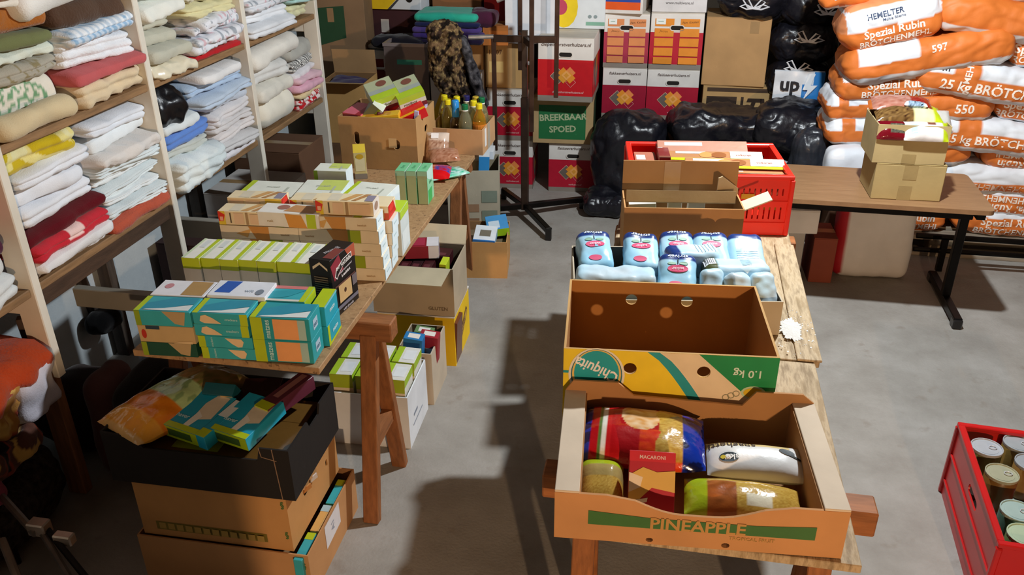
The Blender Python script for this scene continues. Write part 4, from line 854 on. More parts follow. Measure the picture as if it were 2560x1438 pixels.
# far carton on the floor and leafy printed carton
FT = (-.99, 4.24, 0); W, D, H = .27, .30, .215
t = thing('far_carton', 'orange brown carton with blue topped packs at the far end of the table', 'carton', FT, .14)
open_box(W, D, H, C('c9965a'), C('8f6a44'), .005, holes={'right': [slot(.09, .12, .022, .034), slot(.2, .14, .02, .03), slot(.12, .02, .012, .012)]}).build('body', 'card', t)
bl = {'top': [('r', .25, .3, .75, .7, C('7a7260')), ('r', 0, 0, 1, .06, C('2a72b8'))], 'front': [('r', 0, 0, 1, 1, C('2a78c0'))], 'right': [('r', 0, 0, 1, 1, C('9ec4e0'))]}
fill('white topped blue pack lying in the far carton by the aisle', 'rice_pack', 'food pack', (.12, .16, .045), C('e6ebee'), bl, (FT[0] + .02, FT[1] - .06, .19), (.15, .06, .1), UG)
fill('blue pack with lime edge lying in the rear of the far carton', 'rice_pack', 'food pack', (.12, .16, .045), C('4a9ad4'), {'front': [('r', 0, 0, 1, 1, C('a9cf1e'))], 'top': [('r', .1, .1, .6, .6, C('d4e4ee'))], 'right': [('r', 0, 0, .4, 1, C('b8343a'))]}, (FT[0] + .06, FT[1] + .08, .2), (.12, -.1, .3), UG)
fill('brown packs filling the far carton', 'rice_pack', 'food pack', (.24, .27, .16), C('7a6a50'), {}, (FT[0], FT[1], .008), (0, 0, .14), UG)
LTt = (-1.13, 4.62, 0)
t = thing('leaf_carton', 'tall pale carton with green leaf print behind the far trestle', 'carton', LTt, .2)
open_box(.3, .3, .48, C('b3aa94'), C('8f866e'), .005).build('body', 'card', t)
mb = MB(); art(mb, 'front', (.3, .3, .48), [('r', .1, .3, .6, .4, C('8a6a50')), ('r', .1, .48, .6, .58, C('9a7a5e')), ('r', .65, .6, .95, .75, C('7d8878')), ('r', .65, .35, .95, .5, C('7d8878'))], .001); mb.build('print', 'print', t)
mb = MB(); art(mb, 'right', (.3, .3, .48), [('p', [(.2, .1), (.55, .2), (.75, .5), (.7, .75), (.4, .55), (.25, .3)], C('7f9a72'))], .001); mb.build('leaf_print', 'print', t)
fill('bright blue pack standing in the leaf printed carton', 'milk_pack', 'food pack', (.06, .12, .22), C('2c88c8'), {'top': [('r', 0, 0, 1, 1, C('dfe6ea'))], 'right': [('r', .1, .1, .9, .9, C('8fc0e4'))]}, (-1.06, 4.55, .34), (0, .05, .2), UG)
fill('white pack with red corner standing in the leaf printed carton', 'milk_pack', 'food pack', (.07, .08, .2), C('dcd8d4'), {'front': [('r', 0, .0, .6, .3, C('b83a44'))]}, (-1.16, 4.53, .3), (0, -.05, .2), UG)
fill('tan pack lying across the leaf printed carton', 'milk_pack', 'food pack', (.13, .12, .06), C('b08a54'), {}, (-1.15, 4.6, .46), (0.1, .0, .3), UG)
fill('white pack lying flat on top in the leaf printed carton', 'milk_pack', 'food pack', (.16, .1, .05), C('e2e6e8'), {}, (-1.1, 4.68, .5), (0.05, .0, .1), UG)
# ================================================================ shelving along the left wall
SX = -2.0; PC = C('dcd6c8'); SD = .48
t = thing('shelving_rack', 'long cream painted shelving rack full of linen along the wall', 'shelving', (SX - SD / 2, 3.0, 0))
def lp(x, y, z): return (x - (SX - SD / 2), y - 3.0, z)
def rbox(name, x0, x1, y0, y1, z0, z1, col, m):
    a = lp(x0, y0, z0); b = lp(x1, y1, z1); MB().box(a[0], b[0], a[1], b[1], z0, z1, col, bev=.003).build(name, m, t)
PY = (1.3, 2.125, 2.955, 3.76, 4.59)
for i, y in enumerate(PY):
    if i < 2:
        rbox('post', SX - .07, SX + .012, y - .018, y + .018, .5, 2.4, PC, 'paintwood')
        a = lp(SX - .03, y, 0); MB().box(a[0] - .05, a[0] + .02, a[1] - .03, a[1] + .012, 0, .52, C('9a6c4a'), bev=.003).build('post_foot', 'woodz', t)
    else: rbox('post', SX - .07, SX + .012, y - .018, y + .018, 0, 2.4, PC, 'paintwood')
    rbox('rear_post', SX - SD, SX - SD + .06, y + .05, y + .1, 0, 2.4, C('4a4038'), 'woodz')
    for z in (.74, 1.205, 1.675): rbox('shelf_bearer', SX - SD, SX - .005, y - .016, y + .016, z, z + .07, PC, 'paintwood')
WB = C('8a6a48')
for z in (.84, 1.305, 1.775):
    for i in range(4):
        rbox('shelf_board', SX - SD, SX + (.004 if z > .9 else .0), PY[i] + .02, PY[i + 1] - .02, z - .028, z, WB, 'wood')
rbox('shelf_board', SX - SD, SX - .02, PY[0], PY[1] - .02, .43, .455, C('5f4632'), 'wood')
rbox('lower_beam', SX - .05, SX - .01, PY[1] + .02, PY[2] - .02, .75, .81, C('4a3628'), 'wood')
rbox('lower_beam', SX - SD, SX - SD + .04, PY[1], PY[4], .7, .78, C('3c3029'), 'wood')
a = lp(SX - .5, 2.5, .76); b = lp(SX - .5, 2.75, .3)
MB().bar(lp(SX - .5, 2.86, .74), lp(SX - .5, 2.95, .2), .05, .05, C('3a3029')).build('brace', 'woodz', t)
MB().bar(lp(SX - .1, 2.16, .7), lp(SX - .12, 2.2, .32), .06, .03, C('4a3a30')).build('brace', 'woodz', t)
rbox('crossbar', SX - .12, SX + .4, 2.42, 2.455, .60, .675, C('8a857a'), 'paintwood')
rbox('crossbar', SX - .1, SX + .42, 3.08, 3.115, .60, .685, C('9a968c'), 'paintwood')

# ---------------------------------------------------------------- folded linen
random.seed(11)
def shade(c, k): return tuple(min(1, x * k) for x in c)
def linen(label, y0, y1, z, h, col, kind='plain', depth=.44, xf=.0, amp=.008, seed=None, cat='linen', name='folded_linen', group='folded linen on the shelves', layers=1, m='cloth', tilt=0, r=None, yaw=0, freq=7, droop=0):
    sd = seed if seed is not None else random.randint(1, 900)
    if kind != 'roll' and name == 'folded_linen':
        xf += random.uniform(-.025, .035); yaw += random.uniform(-.06, .06); tilt += random.uniform(-.05, .05); amp *= 1.25; droop += random.uniform(0, .12)
        if h > .045 and layers == 1: layers = random.choice((1, 2, 2))
    w = y1 - y0; dpt = depth
    dense = kind not in ('plain',)
    seg = (10, 22, 6 + 3 * layers) if not dense else (26, 60, 14)
    base = C(col) if isinstance(col, str) else col
    def cf(c):
        k = 1 + .05 * noise.noise(c * 11 + Vector((sd, 0, 0))); b = shade(base, k); u = c.y; f = c.x; zz = c.z
        if kind == 'gingham':
            a = (math.sin(u * 190) > .0) + (math.sin((f + zz) * 150) > .0); return mix(b, C('f0f2f4'), .42 * a)
        if kind == 'stripe': return mix(b, C('e9e6dc'), .7 if math.sin((f + zz * 2) * 210) > .2 else 0)
        if kind == 'spots':
            q = noise.noise(Vector((u * 38, (f + zz) * 38, sd))); return mix(b, C('7f8a94'), .75) if q > .25 else (mix(b, C('c66a7a'), .5) if q < -.36 else b)
        if kind == 'green':
            q = noise.noise(Vector((u * 55, (f + zz) * 55, sd))); e = math.hypot(u / (w * .33), zz / (h * .42)); return C('6f9a74') if (q > .05 and e < .75) or .85 < e < .97 else b
        if kind == 'yellow':
            q = noise.noise(Vector((u * 12, (f + zz) * 16, sd))); return C('c3ab1e') if q > .02 else (C('ded38a') if q > -.25 else b)
        if kind == 'redpat':
            q = noise.noise(Vector((u * 60, (f + zz) * 60, sd))); return C('c01a22') if q > -.05 else C('eadcd6')
        if kind == 'hound': return C('4a4a4c') if (math.sin(u * 330) * math.sin((f + zz) * 330) > 0) else C('dcdcd8')
        if kind == 'dots':
            q = noise.noise(Vector((u * 70, (f + zz) * 70, sd))); return C('8a7f5e') if q > .25 else b
        if kind == 'heap':
            q_ = noise.noise(Vector((u * 13, (f + zz) * 13, sd))); return C('14100e') if q_ > .28 else (C('c9a45a') if q_ < -.22 else (C('8a3a24') if q_ > .12 else b))
        if kind == 'patch': return C('e9c9c4') if abs(u) < w * .1 and zz > -h * .2 else b
        return b
    def df(p, n):
        if layers > 1 and p.x > dpt * .3:
            t_ = (p.z / h + .5) * layers; g = math.exp(-((t_ - round(t_)) * 5.5) ** 2) if .3 < t_ < layers - .3 else 0
            p = p - n * g * .011
        if layers > 1 and abs(p.y) > w * .42:
            t_ = (p.z / h + .5) * layers; g = math.exp(-((t_ - round(t_)) * 5.5) ** 2) if .3 < t_ < layers - .3 else 0
            p = p - n * g * .008
        p.z += droop * max(0, p.x - dpt * .25) * -1 + tilt * p.y
        p.x += .02 * noise.noise(Vector((p.y * 6, p.z * 9, sd))); p = p + n * .004 * noise.noise(Vector((p.x * 14, p.y * 30, p.z * 30 + sd)))
        return p
    mb = MB(); mb.soft(dpt, w, h, r or min(h / 2, .035), seg, amp, sd, cf, freq=freq, deform=df)
    o = mb.build(name, m, smooth=True, loc=(SX - dpt / 2 + .0 + xf, (y0 + y1) / 2, z + h / 2), rot=(0, 0, yaw)); tag(o, label, cat, group); return o
def stack(y0, y1, z, rows, G):
    for r in rows:
        lb, h, col = r[:3]; kw = dict(r[3]) if len(r) > 3 else {}
        a, b = kw.pop('y', (0, 0)); linen(lb, y0 + a, y1 + b, z, h, col, group=G, **kw); z += h * .96
    return z
W1c, W2c, W3c = 'dfe3ea', 'e6e8ea', 'd9e2e4'
# bay beside the floor lamp end (nearest bay), only its far end is in view
stack(1.62, 2.07, .842, [('thick white towel at the bottom beside the first post', .09, 'd6dada', {'amp': .012}), ('white towel under the magenta cushion', .07, 'cfd2d0', {'amp': .012}), ('dark plum cloth under the magenta cushion', .05, '4a1a34', {})], 'linen next to the first post')
linen('magenta cushion squeezed next to the first post', 1.7, 2.08, 1.02, .17, '9a1650', r=.08, amp=.01, cat='cushion', name='cushion', group='linen next to the first post', xf=.02)
linen('rust orange towel crumpled on the low shelf by the first post', 1.7, 2.09, .6, .08, 'a83c18', amp=.025, freq=11, depth=.4, xf=.05, group='clothes on the low shelf', cat='towel', name='towel', m='knit', droop=.35)
linen('brown and yellow clothes crumpled on the low shelf', 1.6, 1.93, .46, .16, 'a8783a', 'heap', amp=.035, freq=13, depth=.42, xf=.03, group='clothes on the low shelf', cat='clothes', name='clothes_heap')
linen('white cloth hanging over the low shelf by its post foot', 1.9, 2.09, .44, .2, 'c9c6d2', amp=.02, freq=10, depth=.42, xf=.04, group='clothes on the low shelf', cat='clothes', name='clothes_heap')
linen('dark brown garment on the low shelf under the white cloth', 1.55, 1.95, .36, .1, '5a3a30', 'heap', amp=.03, freq=12, depth=.42, xf=.05, group='clothes on the low shelf', cat='clothes', name='clothes_heap')
linen('pink cloth hanging from the low shelf', 1.5, 1.75, .3, .12, '9a4a62', amp=.02, freq=9, depth=.3, xf=.05, group='clothes on the low shelf', cat='clothes', name='clothes_heap')
# second bay, lower shelf
G = 'linen on the lower shelf of the second bay'
stack(2.155, 2.545, .842, [('thin white sheet at the bottom left of the second bay', .03, 'dcdde0', {'layers': 2}), ('white sheet with rounded fold under the red towel', .04, 'e2e2e4', {}), ('bright red towel with a pink patch', .055, 'c22a38', {'kind': 'patch'}), ('dark red folded sheet between red towel and white duvets', .05, '5a0c18', {'y': (.0, .03)}),
    ('thick white duvet, lowest of three above the dark red sheet', .07, W1c, {'r': .035}), ('thick white duvet in the middle of three', .065, W1c, {'y': (.0, -.02)}), ('thick white duvet under the yellow printed cloth', .06, W1c, {'y': (.02, -.01)}), ('yellow and white leaf printed cloth topping the duvets', .085, 'ddd9a6', {'kind': 'yellow', 'y': (0, -.04), 'amp': .01})], G)
zz = stack(2.555, 2.935, .842, [('coral cloth hanging under the pile of white sheets', .05, 'b5553f', {'xf': .03, 'm': 'knit'})] + [('thin white sheet in the tall pile, %s from the coral cloth' % n, .026, ('dbe4e6', 'd3dde0', 'e0e6e8')[k % 3], {'amp': .007, 'y': (.004 * (k % 3), -.004 * (k % 2)), 'layers': 2, 'xf': .02 * (.5 - .5 * (k % 2))}) for k, n in enumerate(('first', 'second', 'third', 'fourth', 'fifth', 'sixth', 'seventh', 'eighth'))] + [('white sheet with frilled lace edge in the tall pile', .05, 'd8d4d0', {'amp': .016, 'freq': 18}), ('thick white blanket above the frilled sheet', .06, 'dfe6ea', {'xf': -.01}), ('thick white blanket topping the tall pile', .055, 'dde2ea', {'xf': -.03})], G)
# second bay, upper shelf
G = 'linen on the upper shelf of the second bay'
o = linen('long beige rolled cloth lying along the shelf edge', 2.15, 2.52, 1.307, .075, 'cbb994', r=.037, depth=.08, xf=.03, group=G, name='rolled_cloth', amp=.004)
stack(2.155, 2.53, 1.307, [('cream tablecloth with green embroidery', .16, 'ddd8ca', {'kind': 'green', 'amp': .012, 'xf': -.05}), ('grey dotted cloth under the lace', .05, 'a5a092', {'kind': 'dots', 'xf': -.04}), ('pale lace cloth crumpled on the dotted cloth', .045, 'd2d8ca', {'amp': .016, 'freq': 14}), ('olive green folded cloth', .05, '6a7048', {'xf': -.03}), ('rust brown suede cloth on the olive cloth', .085, '9a5a20', {'m': 'knit', 'amp': .012}), ('cream cloth draped over the suede cloth', .03, 'dcd6ca', {'amp': .01}), ('dark red cloth topping the suede pile', .02, '7a1418', {})], G)
stack(2.54, 2.935, 1.307, [('beige crumpled sheets at the bottom beside the second post', .09, 'd6c3a2', {'amp': .013, 'freq': 14, 'layers': 2}), ('old rose sheet between beige sheets and white knit', .045, 'ba5a5c', {}), ('white knitted blanket with ribbed texture', .095, 'e2e5ea', {'m': 'knit', 'layers': 3}), ('light blue and white checked cloth', .05, '8fb0cc', {'kind': 'gingham'}), ('dark brown fleece with green stripe', .09, '4a3528', {'m': 'knit', 'amp': .012})], G)
linen('white rolled duvet on top beside the second post', 2.37, 2.94, 1.655, .1, 'e2e1dc', r=.05, depth=.14, xf=.03, group=G, name='rolled_cloth', tilt=.12)
# third bay, lower shelf
G = 'linen on the lower shelf of the third bay'
stack(2.985, 3.36, .842, [('white towel heap with scalloped edge at the shelf front', .12, 'd9e2e2', {'amp': .02, 'freq': 13, 'xf': .04, 'layers': 3}), ('grey green folded towel under the blue one', .055, 'bcc2bc', {}), ('bright cornflower blue folded towel', .065, '5f86cc', {}), ('white towel with rounded end on the blue towel', .05, 'd6dee0', {'y': (0, -.08)})], G)
stack(3.37, 3.735, .842, [('white sheet at the bottom by the third post', .035, 'e4e0e4', {'xf': .03})] + [('greyish white flannel by the third post, %s from the bottom' % n, .05, ('cfcccb', 'd6d2d2', 'cbc9ca', 'd2d0d2')[k], {'layers': 2, 'amp': .008}) for k, n in enumerate(('second', 'third', 'fourth', 'fifth'))] + [('pale blue folded sheet, lowest of three', .045, 'bcc6d4', {}), ('pale blue folded sheet, middle of three', .05, 'b4c4d6', {'y': (-.1, 0)}), ('pale blue folded sheet, top of three', .05, 'a9bfd8', {'y': (-.13, -.02)}), ('white cloth on the pale blue sheets', .045, 'dedede', {'y': (-.05, -.05), 'amp': .01})], G)
def blob(name, label, cat, loc, s, col, m='bagfilm', amp=.05, seed=1, freq=5, rz=0, group=None, seg=(20, 20, 16), r=None, df=None):
    mb = MB(); mb.soft(s[0], s[1], s[2], r or min(s) * .48, seg, amp, seed, C(col) if isinstance(col, str) else col, freq=freq, deform=df)
    o = mb.build(name, m, smooth=True, loc=(loc[0], loc[1], loc[2] + s[2] / 2), rot=rz); tag(o, label, cat, group); return o
blob('plastic_bag', 'crumpled black plastic bag between the linen of the third bay', 'bag', (SX - .12, 3.085, 1.085), (.3, .2, .19), '0c0d12', amp=.03, seed=5, freq=10)
# third bay, upper shelf
G = 'linen on the upper shelf of the third bay'
stack(2.985, 3.3, 1.307, [('cream crinkled tablecloth in plastic at the shelf front', .06, 'dcd4bc', {'amp': .018, 'freq': 16, 'm': 'gloss', 'xf': .02})] + [('greyish folded blanket beside the second post, %s of three' % n, .055, 'b9b8a8', {'amp': .008, 'xf': -.03 * k}) for k, n in enumerate(('lowest', 'middle', 'top'))] + [('white towel on the grey blankets', .07, 'dedfd6', {}), ('pale aqua towel on top beside the second post', .09, 'd2dedc', {})], G)
stack(3.3, 3.735, 1.307, [('bright red cloth at the bottom of the floral sheets', .03, 'b01a22', {'xf': .01})] + [('white floral sheet, %s from the red cloth' % n, .036, 'dcdee4', {'kind': 'spots', 'amp': .011, 'freq': 13, 'y': (.03 * k, 0)}) for k, n in enumerate(('first', 'second', 'third', 'fourth'))] + [('pale yellow cloth crumpled on the floral sheets', .06, 'd6cfa0', {'amp': .016, 'freq': 12}), ('cream lace cloth on the yellow cloth', .06, 'd2cdbc', {'kind': 'dots', 'amp': .016, 'freq': 14})], G)
# fourth bay, lower shelf
G = 'linen on the lower shelf of the fourth bay'
mb = MB()
for k in range(5): pass
def c_roll(c): return shade(C('ddd9cb'), 1 + .04 * noise.noise(c * 20))
mb.soft(.15, .42, .15, .074, (16, 24, 16), .004, 3, c_roll, freq=8)
o = mb.build('foam_roll', 'cloth', smooth=True, loc=(SX - .06, 4.02, .845 + .076), rot=0); tag(o, 'cream rolled blanket with its round end to the aisle', 'linen', G)
MB().lathe([(.052, 0), (.056, .004)], C('cdbfa0'), 18).build('roll_end', 'cloth', o).matrix_local = TR((0, -.2145, 0), rx=PI / 2)
stack(3.79, 4.22, .99, [('thick cream blanket folded on the rolled blanket', .085, 'd6d3c8', {'r': .04, 'xf': -.02}), ('thick grey white blanket between cream blankets', .09, 'd3d3d0', {'r': .045, 'xf': -.01}), ('thick cream duvet under the upper shelf', .1, 'dbd8cf', {'r': .05, 'y': (0, .1)})], G)
stack(4.25, 4.56, .842, [('red and white patterned cloth by the last post', .07, 'c01a22', {'kind': 'redpat'}), ('yellow folded cloth on the red pattern', .03, 'd9c49a', {}), ('pink folded sheet, lower of two', .045, 'd9a9bc', {}), ('pale pink folded sheet, upper of two', .035, 'dcb8c4', {}), ('white folded sheet under the houndstooth cloth', .04, 'dcdade', {}), ('black and white houndstooth cloth', .05, 'd0d0cc', {'kind': 'hound'}), ('grey felt roll on the houndstooth cloth', .09, 'a9a9a2', {'r': .044})], G)
# fourth bay, upper shelf
G = 'linen on the upper shelf of the fourth bay'
stack(3.79, 4.3, 1.307, [('thick white towel at the bottom of the fourth bay', .06, 'd9dce0', {'layers': 2}), ('thick white towel, second in the fourth bay', .06, 'dfe2e6', {}), ('white towel with grey print', .06, 'd6d9de', {'kind': 'spots'}), ('white towel topping the fourth bay', .07, 'dde0e4', {})], G)
stack(4.31, 4.56, 1.307, [('pale yellow towel by the last post', .08, 'd2d0a8', {}), ('aqua towel by the last post', .05, 'a8ccc8', {}), ('white towel over the aqua towel', .06, 'dcdcda', {})], G)

# ---------------------------------------------------------------- stored under the shelving
closed_carton('printed_carton', 'white carton with black print under the shelving', (-2.18, 3.985, 0), .0, .4, .39, .52, C('c9c6c2'), arts={'right': [('r', .1, .55, .6, .9, C('3a3634')), ('t', 'XA', .8, .75, .2, C('3a3634')), ('e', .75, .3, .07, .06, C('151312'))], 'front': [('r', .1, .3, .8, .7, C('4a4440'))]})
closed_carton('printed_carton', 'brown carton standing behind the white one under the shelving', (-2.22, 4.385, 0), 0, .4, .34, .62, C('6a4a34'))
closed_carton('printed_carton', 'dark maroon carton under the third bay', (-2.25, 3.58, 0), .0, .4, .34, .4, C('3a2422'))
blob('travel_bag', 'dark brown travel bag on the floor under the second bay', 'bag', (-2.2, 2.42, 0), (.34, .32, .28), '2a1a16', 'cloth', .03, 4, 5)
blob('travel_bag', 'black travel bag under the table behind the carton stack', 'bag', (-1.79, 2.28, 0), (.22, .3, .46), '14100e', 'cloth', .02, 6, 5)
blob('shoulder_bag', 'worn grey and pink shoulder bag by the post foot', 'bag', (-1.97, 2.3, .0), (.13, .2, .42), '6a4a48', 'cloth', .015, 8, 8)
blob('clothes_sack', 'grey patterned sack of clothes under the low shelf', 'bag', (-2.2, 1.85, 0), (.42, .5, .3), '3a332e', 'fur', .03, 9, 7)
blob('plastic_bag', 'small black bag hanging at the wall under the shelving', 'bag', (-2.42, 2.9, .2), (.12, .16, .1), '0a0a0c', 'cloth', .015, 12, 9)
blob('plastic_bag', 'white plastic bag slumped behind the left table', 'bag', (-2.1, 2.92, .0), (.3, .26, .2), 'b8bcc4', 'gloss', .03, 13, 7)
# folded metal stand in the corner
t = thing('folded_stand', 'folded metal tube stand leaning on the floor before the rack', 'stand', (-1.6, 1.63, 0))
MT = C('8a7a6c')
for (a, b, r, c) in (((-.42, .12, .34), (-.16, -.02, .3), .012, C('8f867e')), ((-.16, -.0, .3), (.45, -.42, .12), .01, C('6f665e')), ((-.24, -.06, .3), (.2, -.42, .12), .012, MT), ((-.17, .02, .31), (.55, -.38, .1), .01, C('2a2624')), ((.2, -.42, .12), (.42, -.46, .1), .011, C('a99a6a'))):
    MB().tube([a, b], r, c, 8).build('tube', 'metal', t)
MB().box(-.19, -.13, -.02, .02, .285, .33, C('b8a89a'), bev=.004).build('bracket', 'metal', t)
MB().box(-.1, -.04, -.03, .0, .275, .31, C('c0b0a0'), bev=.004).build('bracket', 'metal', t)
MB().tube([(-.29, -.04, .31), (-.26, -.07, .29)], .018, MT, 10).build('knob', 'metal', t)
for p in ((-.42, .12), (.55, -.38), (.42, -.46)): MB().tube([(p[0], p[1], .1 if p[0] > 0 else .34), (p[0], p[1], 0)], .01, C('2a2624')).build('foot', 'metal', t)
# ================================================================ cartons along the back
MR = C('b5122e'); MG = C('6a5f56'); GO = C('e8922c'); GO2 = C('f0a85a')
def diamond(cx, cz, r, W, H): return [(cx / W, (cz - r) / H), ((cx + r) / W, cz / H), (cx / W, (cz + r) / H), ((cx - r) / W, cz / H)]
def moving_box(label, loc, rz, w=.33, d=.34, h=.345, kind='logo', txt='flakkeeverhuizers.nl', red=MR, sub='verhuizers.nl'):
    t = thing('moving_box', label, 'carton', loc, rz, 'removal boxes along the back wall')
    MB().box(-w/2, w/2, -d/2, d/2, 0, h - .005, C('ded9d2'), bev=.003).build('body', 'card', t)
    for s in (-1, 1):
        a, b = (-d/2, -.002) if s < 0 else (.002, d/2)
        MB().box(-w/2, w/2, a, b, h - .005, h, C('c9c0b2'), bev=.001).build('flap', 'card', t)
    mb = MB(); dm = (w, d, h)
    for f in ('front', 'right'):
        fw = w if f == 'front' else d
        base = [('r', 0, .09, 1, .66, red), ('r', 0, 0, 1, .09, C('8d8378'))]
        if f == 'right': base += [('p', [(.15, .66), (.4, .66), (.7, .4), (.4, .12), (.15, .4)], C('5a5048')), ('p', [(.4, .66), (.62, .66), (.5, .4), (.32, .3)], C('c9762c'))]
        art(mb, f, dm, base, .001)
    mb.build('print', 'print', t)
    if kind == 'logo':
        mb = MB(); c0, z0 = w * .5, h * .4
        its = [('p', diamond(c0 - .045, z0, .052, w, h), C('e6c4a4')), ('p', diamond(c0 - .045, z0, .049, w, h), MG), ('p', diamond(c0 + .035, z0 - .035, .034, w, h), C('e6a49a')), ('p', diamond(c0 + .035, z0 - .035, .031, w, h), red),
               ('p', diamond(c0 - .012, z0 + .022, .036, w, h), GO), ('p', diamond(c0 + .03, z0 + .025, .036, w, h), C('ea8a4a')), ('p', diamond(c0 - .012, z0 - .008, .036, w, h), C('e29a34')), ('p', diamond(c0 + .03, z0 - .008, .036, w, h), GO), ('p', diamond(c0 + .008, z0 + .008, .032, w, h), GO2), ('p', diamond(c0 + .008, z0 + .008, .016, w, h), C('dc9434'))]
        art(mb, 'front', dm, its, .001); o = mb.build('logo', 'print', t); o.location = (0, -.001, 0)
        mb = MB(); art(mb, 'front', dm, [('t', txt, .5, .89, .078, C('5a4a44'), 0, .012, .2)], .002); mb.build('lettering', 'print', t)
        mb = MB(); art(mb, 'front', dm, [('t', sub, .55, .15, .05, C('e0b4b0'), 0, .01, .2)], .003); mb.build('small_lettering', 'print', t)
    else:
        mb = MB(); its = []
        for k in range(5):
            z1 = .90 - .17 * k; z0 = z1 - (.145 if k else .135)
            for x0 in (.08, .56): its.append(('r', x0, max(z0, .1), x0 + .36, z1, C('df8a2a') if kind == 'orange' else C('d98a55')))
        art(mb, 'front', dm, its, .002); mb.build('label_panel', 'print', t)
        sc = C('5a3a1c')
        for it_ in [('t', 'Fam. Keuken', .74, .84, .055, sc, .08, .0, .3), ('t', 'Kleding', .74, .68, .06, sc, .1, .0, .3), ('t', 'Jassen', .25, .68, .06, sc, -.08, 0, .3), ('t', 'C1/12' if kind != 'orange' else 'boeken', .25, .51, .07, sc, .03, 0, .2)]:
            mb = MB(); art(mb, 'front', dm, [it_], .004); mb.build('handwriting', 'print', t)
        mb = MB(); art(mb, 'front', dm, [('r', .1, .8, .28, .9, C('e6ece8')), ('r', .14, .85, .24, .86, C('8fb0a0'))], .005); mb.build('sticker', 'print', t)
    # handle: white collar with a dark opening
    mb = MB(); put(mb, panel(slot(0, 0, .095, .036), [slot(0, 0, .082, .026)], .001), FR((0, -d/2 - .0045, h * .74), (1, 0, 0), (0, 0, 1)), C('d9d2c8')); hc = mb.build('handle_collar', 'card', t)
    mb = MB(); put(mb, panel(slot(0, 0, .084, .028), (), .001), FR((0, -d/2 - .0040, h * .74), (1, 0, 0), (0, 0, 1)), C('201a16')); mb.build('handle_opening', 'card', hc)
    return t
a3 = .06
moving_box('red and white removal box on the floor under the green fragile carton', (-.665, 5.68, 0), a3)
moving_box('red and white removal box on the floor behind the rack pole', (-1.1, 5.68, 0), a3, .31)
moving_box('red and white removal box second from the floor behind the rack pole', (-1.097, 5.68, .347), a3, .31, h=.345, txt='flakkeeverhuizers.nl')
moving_box('bright red removal box on the green fragile carton', (-.70, 5.56, .665), -.0, .35, .40, .40, txt='diepenhorstverhuizers.nl', red=C('c4141e'), sub='diepenhorstverhuizers.nl')
moving_box('dark red removal box next to the bright red one, under the handwritten box', (-.352, 5.87, .48), .03, .29, .34, .335, red=C('9a1230'))
moving_box('dark red removal box between handwritten box and black bags', (-.035, 5.87, .48), .03, .335, .34, .335, red=C('a8122e'))
moving_box('handwritten removal box with salmon label panels', (-.355, 5.87, .817), .03, .29, .34, .345, kind='salmon', red=C('a8304a'))
moving_box('handwritten removal box with orange label panels', (-.035, 5.87, .817), .03, .335, .34, .355, kind='orange')
# fragile carton
closed_carton('fragile_carton', 'brown carton with green fragile panel under the bright red box', (-.735, 5.66, .347), .05, .4, .36, .31, C('b09468'), arts={'front': [('r', .1, .1, .88, .84, C('1f6b3c')), ('t', 'BREEKBAAR', .5, .58, .19, C('a9b48c'), .06, .03), ('t', 'SPOED', .5, .32, .19, C('a9b48c'), .06, .03)], 'right': [('r', .05, .05, .9, .9, C('2c4a30'))]})
for k, (x, z, w_, c, lb) in enumerate(((-1.125, .694, .27, 'bd955e', 'light brown carton on the removal boxes behind the rack pole'), (-1.365, .0, .2, '8a5a3a', 'brown carton on the floor behind the oil tray'), (-1.365, .4, .2, 'a37a4c', 'tan carton on the brown one behind the oil tray'))):
    closed_carton('plain_carton', lb, (x, 5.7, z), .04, w_, .34, (.29, .395, .595)[k], C(c), arts={'front': [('r', .55, .0, .75, 1, C('a9875a')), ('t', '15 07', .25, .8, .14, C('6a4a30')), ('r', .1, .35, .45, .6, C('d6b878'))]} if k == 0 else None)
for k, (x, w_, z0, h_, lb) in enumerate(((-.352, .29, 0, .478, 'brown carton on the floor behind the black bags near the fragile carton'), (-.035, .33, 0, .478, 'brown carton on the floor behind the middle black bags'), (.37, .42, 0, .5, 'brown carton on the floor under the television box'))):
    closed_carton('plain_carton', lb, (x, 5.88, z0), .02, w_, .34, h_, C('9a7448'))
closed_carton('television_box', 'brown television box with dark stripes under the plain carton', (.385, 5.88, .502), .02, .44, .34, .218, C('a98a5c'), arts={'front': [('r', .06, .82, .98, .94, C('3a2a1e')), ('r', .06, .1, .5, .68, C('33261e')), ('r', .56, .1, .6, .68, C('33261e')), ('t', 'TV', .8, .38, .62, C('2e2018'), 0, .05, .25)]})
closed_carton('plain_carton', 'large plain tan carton under the tied black bags', (.355, 5.88, .722), -.03, .4, .36, .43, C('b08a5c'), arts={'front': [('r', .68, .78, .82, .95, C('9a7a50'))]})
closed_carton('white_carton', 'white carton with small web address on the orange label box', (-.03, 5.88, 1.174), .02, .34, .34, .26, C('d6d3d2'), arts={'front': [('t', 'www.multiware.nl', .5, .22, .09, C('5a5658'), 0, .012)]})
closed_carton('fruit_carton', 'white edged fruit carton with blue and orange print on the salmon label box', (-.39, 5.84, 1.164), -.08, .3, .34, .2, C('dcd6ce'), arts={'front': [('r', .0, .12, .95, .36, C('e0581c')), ('r', 0, .36, .95, .95, C('28489a'))]})
closed_carton('fruit_carton', 'white fruit carton with yellow oval and pink fruit print', (-.64, 5.83, 1.068), 0, .3, .36, .22, C('d9dee0'), arts={'front': [('e', .12, .62, .3, .6, C('e6c81e')), ('e', .05, .6, .14, .22, C('b8405a')), ('r', .6, .1, 1, .2, C('7fb09a')), ('e', .8, .35, .04, .05, C('8a9a9c')), ('e', .68, .35, .04, .05, C('8a9a9c'))]})
